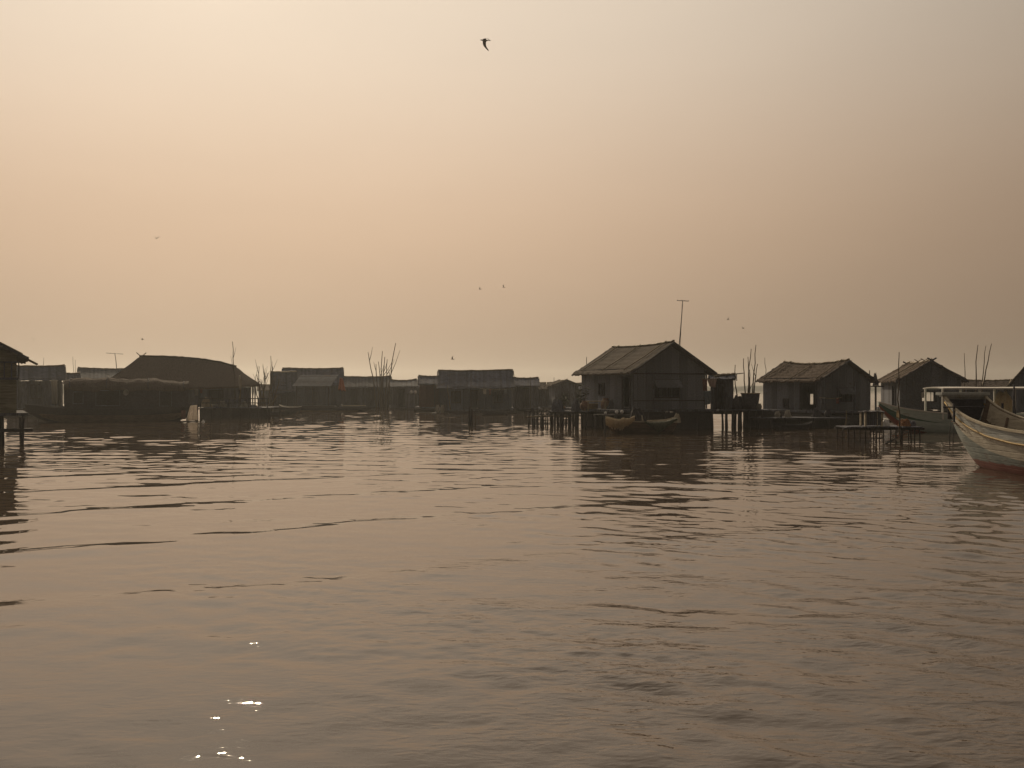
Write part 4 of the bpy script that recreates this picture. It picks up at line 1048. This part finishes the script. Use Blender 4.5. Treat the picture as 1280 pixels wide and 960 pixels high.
# ---- washing, nets and floats
def washing(px0, px1, py, d, items, what):
    a, b = P(px0, py, d), P(px1, py, d)
    ln_ = MB(); ln_.tube([a - a, (b - a) * .5 + Vector((0, 0, -.06)), b - a], .018, 5)
    tag(ln_.build('clothes_line', 'bamboo', None, a), 'washing line strung ' + what, 'line')
    for px, w_, h_, mt, lab in items:
        z0 = py + .6
        cloth('cloth', lab, (P(px, z0, d - .05), P(px + w_, z0, d - .05), P(px + w_ - .3, z0 + h_, d - .05), P(px + .4, z0 + h_, d - .05)), mt, 'cloth', wave=.05, group='washing on lines', n=6)
washing(212, 256, 486, 76.9, ((216, 4, 7, 'blue_cloth', 'blue grey cloth on the line under the long thatched eave'), (222, 3.2, 6, 'pink_cloth', 'pinkish cloth on the line under the long thatched eave'), (243, 4.5, 8, 'curtain', 'pale grey cloth on the line under the long thatched eave'), (250, 3, 5, 'red_cloth', 'dull red cloth on the line under the long thatched eave')), 'under the eave of the long thatched house')
washing(600, 640, 486, 91.6, ((604, 4, 6, 'curtain', 'grey cloth on the line before the large plain house'), (611, 3, 7, 'red_cloth', 'dull red cloth on the line before the large plain house'), (630, 4, 6, 'blue_cloth', 'bluish cloth on the line before the large plain house')), 'along the front of the large plain house')
washing(1024, 1052, 497, 59.9, ((1027, 4, 8, 'plank', 'dark cloth on the line before the gable of the reed walled house'), (1045, 4, 7, 'red_cloth', 'dull red cloth on the line before the gable of the reed walled house')), 'before the gable of the reed walled house')
sampan('wooden_boat', 'small dark canoe tied up in front of the large plain house', 600, 634, 88, 515, 515.5, .28, .45)
sampan('wooden_boat', 'narrow canoe half hidden at the landing of the reed walled house', 965, 1015, 56.5, 528, 527.5, .26, .42)

# ---- birds
def bird(label, pos, span, body, yaw, bank, pitch, flap=.25, wings=None, mat='feather_hazed'):
    mb = MB()
    n = 10; rows = []
    prof = [(-.5, .01), (-.42, .05), (-.34, .09), (-.2, .11), (0, .14), (.2, .12), (.32, .08), (.4, .085), (.46, .06), (.54, .012)]
    for x, r in prof:
        rows.append([(x * body, r * body * math.cos(a), r * body * .9 * math.sin(a) + (.03 * body if x > .3 else 0)) for a in np.linspace(0, 2 * math.pi, 8, endpoint=False)])
    mb.grid([list(reversed(r)) for r in rows], close=True)
    # fan tail
    n0 = len(mb.v)
    for p in ((-.42, -.05, .0), (-.42, .05, .0), (-.78, .16, 0), (-.7, 0, 0), (-.78, -.16, 0)): mb.v.append((p[0] * body, p[1] * body, .015 * body))
    for p in ((-.42, -.05, .0), (-.42, .05, .0), (-.78, .16, 0), (-.7, 0, 0), (-.78, -.16, 0)): mb.v.append((p[0] * body, p[1] * body, -.01 * body))
    mb.face([n0 + k for k in range(5)]); mb.face([n0 + 9 - k for k in range(5)])
    for k in range(5): mb.face((n0 + k, n0 + 5 + k, n0 + 5 + (k + 1) % 5, n0 + (k + 1) % 5))
    for sg in (-1, 1):
        rows = []
        for i in range(9):
            t = i / 8
            ch = body * (.42 * (1 - t) ** .55 + .03)
            le = body * (.2 + .10 * math.sin(math.pi * min(t * 1.3, 1)) - .42 * t ** 2)
            y = sg * (body * .08 + t * span / 2)
            z = span * flap * (math.sin(math.pi * .6 * t) * .5) + .04 * body
            if wings:
                an = R(wings[0] if sg > 0 else wings[1]) + .5 * t * (1 if sg < 0 else -1)
                l = body * .06 + t * span / 2
                y, z = math.cos(an) * l, math.sin(an) * l
                le -= body * .25 * t
            ring = [(le, y, z), (le - ch * .35, y, z + .03 * body * (1 - t)), (le - ch, y, z), (le - ch * .4, y, z - .02 * body * (1 - t) - .003)]
            rows.append(ring if sg > 0 else ring[::-1])
        mb.grid(rows, close=True)
        for r, q in ((rows[0], 0), (rows[-1], 1)):
            b0 = len(mb.v); mb.v.extend(r); mb.face([b0, b0 + 1, b0 + 2, b0 + 3])
    o = mb.build('bird', mat, None, pos)
    o.rotation_euler = (Matrix.Rotation(R(yaw), 4, 'Z') @ Matrix.Rotation(R(pitch), 4, 'Y') @ Matrix.Rotation(R(bank), 4, 'X')).to_euler()
    return tag(o, label, 'bird', 'birds in the sky')
bird('large bird banking steeply with one wing down, high in the open sky', P(605.5, 50, 42), .95, .34, 186, 0, 0, .5, wings=(12, -105), mat='feather')
bird('small bird gliding with spread wings high over the curtained house', P(195.5, 298, 150), 1.3, .4, 80, 8, 0, .5)
bird('tiny bird right above the lattice hut', P(42, 425, 160), .8, .4, 120, 25, 0, .5)
bird('tiny bird over the crossed rafters of the long thatched roof', P(178, 424.5, 150), 1.0, .4, 190, 5, 0, .3)
bird('tiny bird high above the middle of the row, left of a pair', P(600, 361.5, 180), .9, .45, 170, 15, 0, .5)
bird('tiny bird high above the middle of the row, right of a pair', P(629.5, 359, 180), .9, .45, 160, 30, 0, .5)
bird('small tilted bird flying just over the large plain house', P(565.5, 449, 120), .85, .4, 185, -30, 0, .4)
bird('tiny bird near the antenna of the biggest house, upper of two', P(910, 399.5, 170), .9, .4, 190, 20, 0, .4)
bird('tiny bird near the antenna of the biggest house, lower of two', P(929, 410.5, 170), .9, .45, 30, 20, 0, .4)

# ================================================================== SETTING
# far wooded shore on the horizon
sh = MB(); rows = []
for i in range(241):
    x = -1300 + 2600 * i / 240
    y = 900 + 60 * math.sin(i * .07) + 30 * math.sin(i * .23)
    h = 4.0 + 1.6 * math.sin(i * .9) * math.sin(i * .37 + 1) + rnd(-.5, .8)
    rows.append([(x, y, -.5), (x, y + 4, h * .7), (x, y + 14, h), (x, y + 40, h * .8), (x, y + 60, -.5)])
sh.grid([list(reversed(r)) for r in rows])
tag(sh.build('far_shore', 'shore'), kind='structure')

# ---- water
rng = np.random.default_rng(5)
nr1, ncol = 820, 860
ys = [1.0]
while ys[-1] < 170: ys.append(ys[-1] + max(.032, min(.30, .0042 * ys[-1])))
nfine = len(ys)
while ys[-1] < 1500: ys.append(ys[-1] * 1.06)
ys = np.array(ys)
tt = np.linspace(-1, 1, ncol)
Xg = np.outer(6 + .66 * ys, tt); Yg = np.repeat(ys[:, None], ncol, 1)
Hh = np.zeros_like(Xg)
def waves(n, l0, l1, slope, dir0, spread, rng):
    """sum of sines with given total rms slope"""
    out = np.zeros_like(Xg)
    a = slope * math.sqrt(2.0 / n)
    for i in range(n):
        lam = math.exp(rng.uniform(math.log(l0), math.log(l1)))
        k = 2 * math.pi / lam; th = dir0 + rng.normal(0, spread)
        ph = rng.uniform(0, 2 * math.pi)
        out += (a / k) * np.sin(k * (Xg * math.sin(th) + Yg * math.cos(th)) + ph)
    return out
def blob(scale, seed, n=14):
    r = np.random.default_rng(seed); o = np.zeros_like(Xg)
    for i in range(n):
        k = 2 * math.pi / (scale * math.exp(r.uniform(-.5, .7))); th = r.uniform(0, 2 * math.pi)
        o += np.sin(k * (Xg * math.sin(th) * .6 + Yg * math.cos(th)) + r.uniform(0, 6.28))
    return o / math.sqrt(n / 2)
def smooth(e0, e1, x):
    t = np.clip((x - e0) / (e1 - e0), 0, 1); return t * t * (3 - 2 * t)
fade = 1 - smooth(110, 165, Yg)
m1 = blob(9, 3); m2 = blob(6, 8)
active = .35 + .65 * smooth(22, 34, Yg + 3 * m1)                     # livelier beyond the wake
calm = .35 + .65 * smooth(-.6, .9, .6 * m2 + (Xg + 1) * .16 + (12 - Yg) * .10)              # calmer patches on the left
Hh += waves(34, .8, 2.1, SL1, .10, .55, rng) * active * fade * (.55 + .45 * smooth(-.8, .8, m1))
Hh += waves(40, .4, 1.0, SL2, -.05, .65, rng) * active * fade * (.35 + .65 * smooth(-.6, .8, m2))
near = (1 - smooth(20, 34, Yg)) * (.78 + .82 * smooth(-1.5, 2.5, Xg))
Hh += waves(30, .35, .9, SL3, .25, .7, rng) * near * calm
Hh += waves(40, .12, .32, SL4, .2, .8, rng) * near * calm * smooth(-.3, .9, blob(3.5, 21))
# wake: long low crests crossing at a slant
ck = -.48
ph = Xg * math.sin(ck) + Yg * math.cos(ck) + .25 * blob(14, 31) + .07 * blob(2.6, 41) + .012 * (Xg + 3) ** 2 * .15
env = np.exp(-((Yg - 17) / 9.0) ** 2) * (.55 + .45 * smooth(-.5, 1, blob(12, 5)))
wv = .42 * np.sin(2 * math.pi * ph / 4.3) + .2 * np.sin(4 * math.pi * ph / 4.3 + .5) + .11 * np.sin(6 * math.pi * ph / 4.3 + .9) + .06 * np.sin(8 * math.pi * ph / 4.3 + 1.3)
Hh -= WAKE * wv * env * (.55 + .45 * smooth(-.9, .7, blob(2.2, 77)))
Hh += waves(10, 5, 11, .006, .2, .5, rng) * fade
V = np.stack([Xg, Yg, Hh], -1).reshape(-1, 3)
nr = len(ys)
idx = np.arange(nr * ncol).reshape(nr, ncol)
Q = np.stack([idx[:-1, :-1], idx[:-1, 1:], idx[1:, 1:], idx[1:, :-1]], -1).reshape(-1, 4)
big_ = 1600.0
V2 = np.array([(-big_, -big_, -.25), (big_, -big_, -.25), (big_, big_, -.25), (-big_, big_, -.25)])
Vall = np.concatenate([V, V2]); n0 = len(V)
Qall = np.concatenate([Q, np.array([[n0, n0 + 1, n0 + 2, n0 + 3]])])
me = bpy.data.meshes.new('water')
me.vertices.add(len(Vall)); me.vertices.foreach_set('co', Vall.astype(np.float32).ravel())
me.loops.add(len(Qall) * 4); me.loops.foreach_set('vertex_index', Qall.astype(np.int32).ravel())
me.polygons.add(len(Qall)); me.polygons.foreach_set('loop_start', np.arange(0, len(Qall) * 4, 4, dtype=np.int32)); me.polygons.foreach_set('loop_total', np.full(len(Qall), 4, dtype=np.int32))
me.polygons.foreach_set('use_smooth', np.ones(len(Qall), dtype=bool))
me.update(); me.validate()
m, nt, b = new_mat('lake_water')
L = nt.links.new
b.inputs['Base Color'].default_value = (*WATER_COL, 1)
b.inputs['Roughness'].default_value = WATER_ROUGH
b.inputs['IOR'].default_value = 1.46
b.inputs['Specular IOR Level'].default_value = .5
geo = node(nt, 'ShaderNodeNewGeometry')
sepp = node(nt, 'ShaderNodeSeparateXYZ'); L(geo.outputs['Position'], sepp.inputs[0])
ln = node(nt, 'ShaderNodeVectorMath', operation='LENGTH'); L(geo.outputs['Position'], ln.inputs[0])
fd_ = node(nt, 'ShaderNodeMapRange'); L(ln.outputs['Value'], fd_.inputs[0]); fd_.inputs[1].default_value = 7; fd_.inputs[2].default_value = 18; fd_.inputs[3].default_value = 1; fd_.inputs[4].default_value = .10
pn = node(nt, 'ShaderNodeTexNoise'); pn.inputs['Scale'].default_value = .35; pn.inputs['Detail'].default_value = 2; L(geo.outputs['Position'], pn.inputs['Vector'])
pr_ = node(nt, 'ShaderNodeMapRange'); L(pn.outputs['Fac'], pr_.inputs[0]); pr_.inputs[1].default_value = .35; pr_.inputs[2].default_value = .62; pr_.inputs[3].default_value = .35; pr_.inputs[4].default_value = 1.1
stg0 = node(nt, 'ShaderNodeMath', operation='MULTIPLY'); L(fd_.outputs[0], stg0.inputs[0]); L(pr_.outputs[0], stg0.inputs[1])
wd = node(nt, 'ShaderNodeMapRange', interpolation_type='SMOOTHSTEP'); L(sepp.outputs['X'], wd.inputs[0]); wd.inputs[1].default_value = -3.5; wd.inputs[2].default_value = 1.5; wd.inputs[3].default_value = .45; wd.inputs[4].default_value = 2.0   # breeze reaches the open side
stg = node(nt, 'ShaderNodeMath', operation='MULTIPLY'); L(stg0.outputs[0], stg.inputs[0]); L(wd.outputs[0], stg.inputs[1])
st2 = node(nt, 'ShaderNodeMath', operation='MULTIPLY'); L(stg.outputs[0], st2.inputs[0]); st2.inputs[1].default_value = WBUMP
prev = None
for sc_, rot_, dist_ in ((4.2, .35, .034), (9.0, -.25, .018), (19.0, .2, .007)):
    mp = node(nt, 'ShaderNodeMapping'); mp.inputs['Scale'].default_value = (.5, 1, 1); mp.inputs['Rotation'].default_value = (0, 0, rot_); L(geo.outputs['Position'], mp.inputs['Vector'])
    n1 = node(nt, 'ShaderNodeTexNoise'); n1.inputs['Scale'].default_value = sc_; n1.inputs['Detail'].default_value = 2; n1.inputs['Distortion'].default_value = .4; L(mp.outputs[0], n1.inputs['Vector'])
    bp = node(nt, 'ShaderNodeBump'); bp.inputs['Distance'].default_value = dist_; L(st2.outputs[0], bp.inputs['Strength'])
    L(n1.outputs['Fac'], bp.inputs['Height'])
    if prev: L(prev, bp.inputs['Normal'])
    prev = bp.outputs[0]
L(prev, b.inputs['Normal'])
me.materials.append(m)
wo = bpy.data.objects.new('water', me); col.objects.link(wo); tag(wo, kind='structure')

# ---- smoke haze over the lake
if HAZE > 0:
    hz = MB(); hz.box((0, 250, 12), (2900, 2400, 28.4))
    m = bpy.data.materials.new('haze_air'); m.use_nodes = True; nt = m.node_tree; nt.nodes.clear()
    out = nt.nodes.new('ShaderNodeOutputMaterial'); pv = nt.nodes.new('ShaderNodeVolumePrincipled')
    pv.inputs['Color'].default_value = (*HAZE_COL, 1); pv.inputs['Density'].default_value = HAZE; pv.inputs['Anisotropy'].default_value = HAZE_G
    nt.links.new(pv.outputs[0], out.inputs['Volume'])
    o = hz.build('haze', m); tag(o, kind='stuff')

# ---- sky
SD = Vector((-378, 1244, 680)).normalized()
elev = math.asin(SD.z); azim = math.atan2(SD.x, SD.y)
world = bpy.data.worlds.new('World'); sc.world = world; world.use_nodes = True
nt = world.node_tree; L = nt.links.new
bg = nt.nodes['Background']; bg.inputs['Strength'].default_value = .1
sky = node(nt, 'ShaderNodeTexSky', sky_type='NISHITA'); sky.sun_disc = False; sky.sun_elevation = elev; sky.sun_rotation = azim
sky.air_density = 1.0; sky.dust_density = 8.0; sky.ozone_density = 1.0
tc = node(nt, 'ShaderNodeTexCoord')
def math_(op, a, b=None, c=None):
    n = node(nt, 'ShaderNodeMath', operation=op)
    for i, v in enumerate((a, b, c)):
        if v is None: continue
        if isinstance(v, (int, float)): n.inputs[i].default_value = v
        else: L(v, n.inputs[i])
    return n.outputs[0]
nrmz = node(nt, 'ShaderNodeVectorMath', operation='NORMALIZE'); L(tc.outputs['Generated'], nrmz.inputs[0])
dt = node(nt, 'ShaderNodeVectorMath', operation='DOT_PRODUCT'); L(nrmz.outputs[0], dt.inputs[0]); dt.inputs[1].default_value = tuple(SD)
sep = node(nt, 'ShaderNodeSeparateXYZ'); L(nrmz.outputs[0], sep.inputs[0])
ang = math_('ARCCOSINE', math_('MINIMUM', dt.outputs['Value'], .99999))
el = math_('MAXIMUM', sep.outputs['Z'], 0.0)
# smoke veil: bright around the sun, dim away from it, thickening and dimming towards the horizon
glow = math_('ADD', math_('DIVIDE', A1, math_('ADD', 1.0, math_('POWER', math_('MULTIPLY', ang, 1 / G1), GP))), A0)
hor = math_('ADD', HOR0, math_('MULTIPLY', math_('SUBTRACT', 1.0, math_('EXPONENT', math_('MULTIPLY', el, -1 / HORS))), 1 - HOR0))
lmp = node(nt, 'ShaderNodeMapping'); lmp.inputs['Scale'].default_value = (1.6, 1.6, 7); L(nrmz.outputs[0], lmp.inputs['Vector'])
lno = node(nt, 'ShaderNodeTexNoise'); lno.inputs['Scale'].default_value = 1.4; lno.inputs['Detail'].default_value = 3; L(lmp.outputs[0], lno.inputs['Vector'])
aur = math_('MULTIPLY', math_('EXPONENT', math_('MULTIPLY', math_('POWER', math_('MULTIPLY', ang, 1 / .085), 2.0), -1.0)), 2.0)   # solar aureole
glow = math_('ADD', glow, aur)
lay = math_('MULTIPLY_ADD', lno.outputs['Fac'], .12, .94)      # faint drifting smoke layers
lum = math_('MULTIPLY', math_('MULTIPLY', glow, hor), lay)
cmix = node(nt, 'ShaderNodeMix', data_type='RGBA')
mrc = node(nt, 'ShaderNodeMapRange', interpolation_type='SMOOTHSTEP'); L(el, mrc.inputs[0]); mrc.inputs[1].default_value = .12; mrc.inputs[2].default_value = .38
L(mrc.outputs[0], cmix.inputs['Factor'])
cmix.inputs['A'].default_value = (*C_HOR, 1); cmix.inputs['B'].default_value = (*C_TOP, 1)
smoke = node(nt, 'ShaderNodeVectorMath', operation='SCALE'); L(cmix.outputs['Result'], smoke.inputs[0]); L(lum, smoke.inputs['Scale'])
skt = node(nt, 'ShaderNodeVectorMath', operation='MULTIPLY'); L(sky.outputs[0], skt.inputs[0]); skt.inputs[1].default_value = SKY_TINT
add = node(nt, 'ShaderNodeVectorMath', operation='ADD'); L(smoke.outputs[0], add.inputs[0]); L(skt.outputs[0], add.inputs[1])
L(add.outputs[0], bg.inputs['Color'])
world.cycles.sampling_method = 'MANUAL'; world.cycles.sample_map_resolution = 512

sun = bpy.data.lights.new('sun', 'SUN'); sun.energy = SUN; sun.angle = R(.5); sun.color = (1.0, .80, .55)
so = bpy.data.objects.new('sun', sun); col.objects.link(so); so.location = (-30, 90, 60)
so.rotation_euler = SD.to_track_quat('Z', 'Y').to_euler()

# ---- camera
cam = bpy.data.cameras.new('camera'); co = bpy.data.objects.new('camera', cam); col.objects.link(co)
cam.sensor_width = 36; cam.lens = 36 * F / 1280; cam.clip_start = .1; cam.clip_end = 6000
co.location = (0, 0, CAM_H); co.rotation_euler = (R(90) + math.atan(4 / F), 0, 0)
sc.camera = co

sc.view_settings.view_transform = 'Standard'; sc.view_settings.look = 'None'
sc.view_settings.exposure = EXPO; sc.view_settings.gamma = 1.0; sc.view_settings.use_curve_mapping = False
sc.render.engine = 'CYCLES'
cy = sc.cycles
cy.max_bounces = 6; cy.diffuse_bounces = 2; cy.glossy_bounces = 3; cy.transmission_bounces = 2; cy.volume_bounces = 0
cy.use_denoising = True; cy.caustics_reflective = False; cy.caustics_refractive = False
cy.sample_clamp_indirect = 4.0
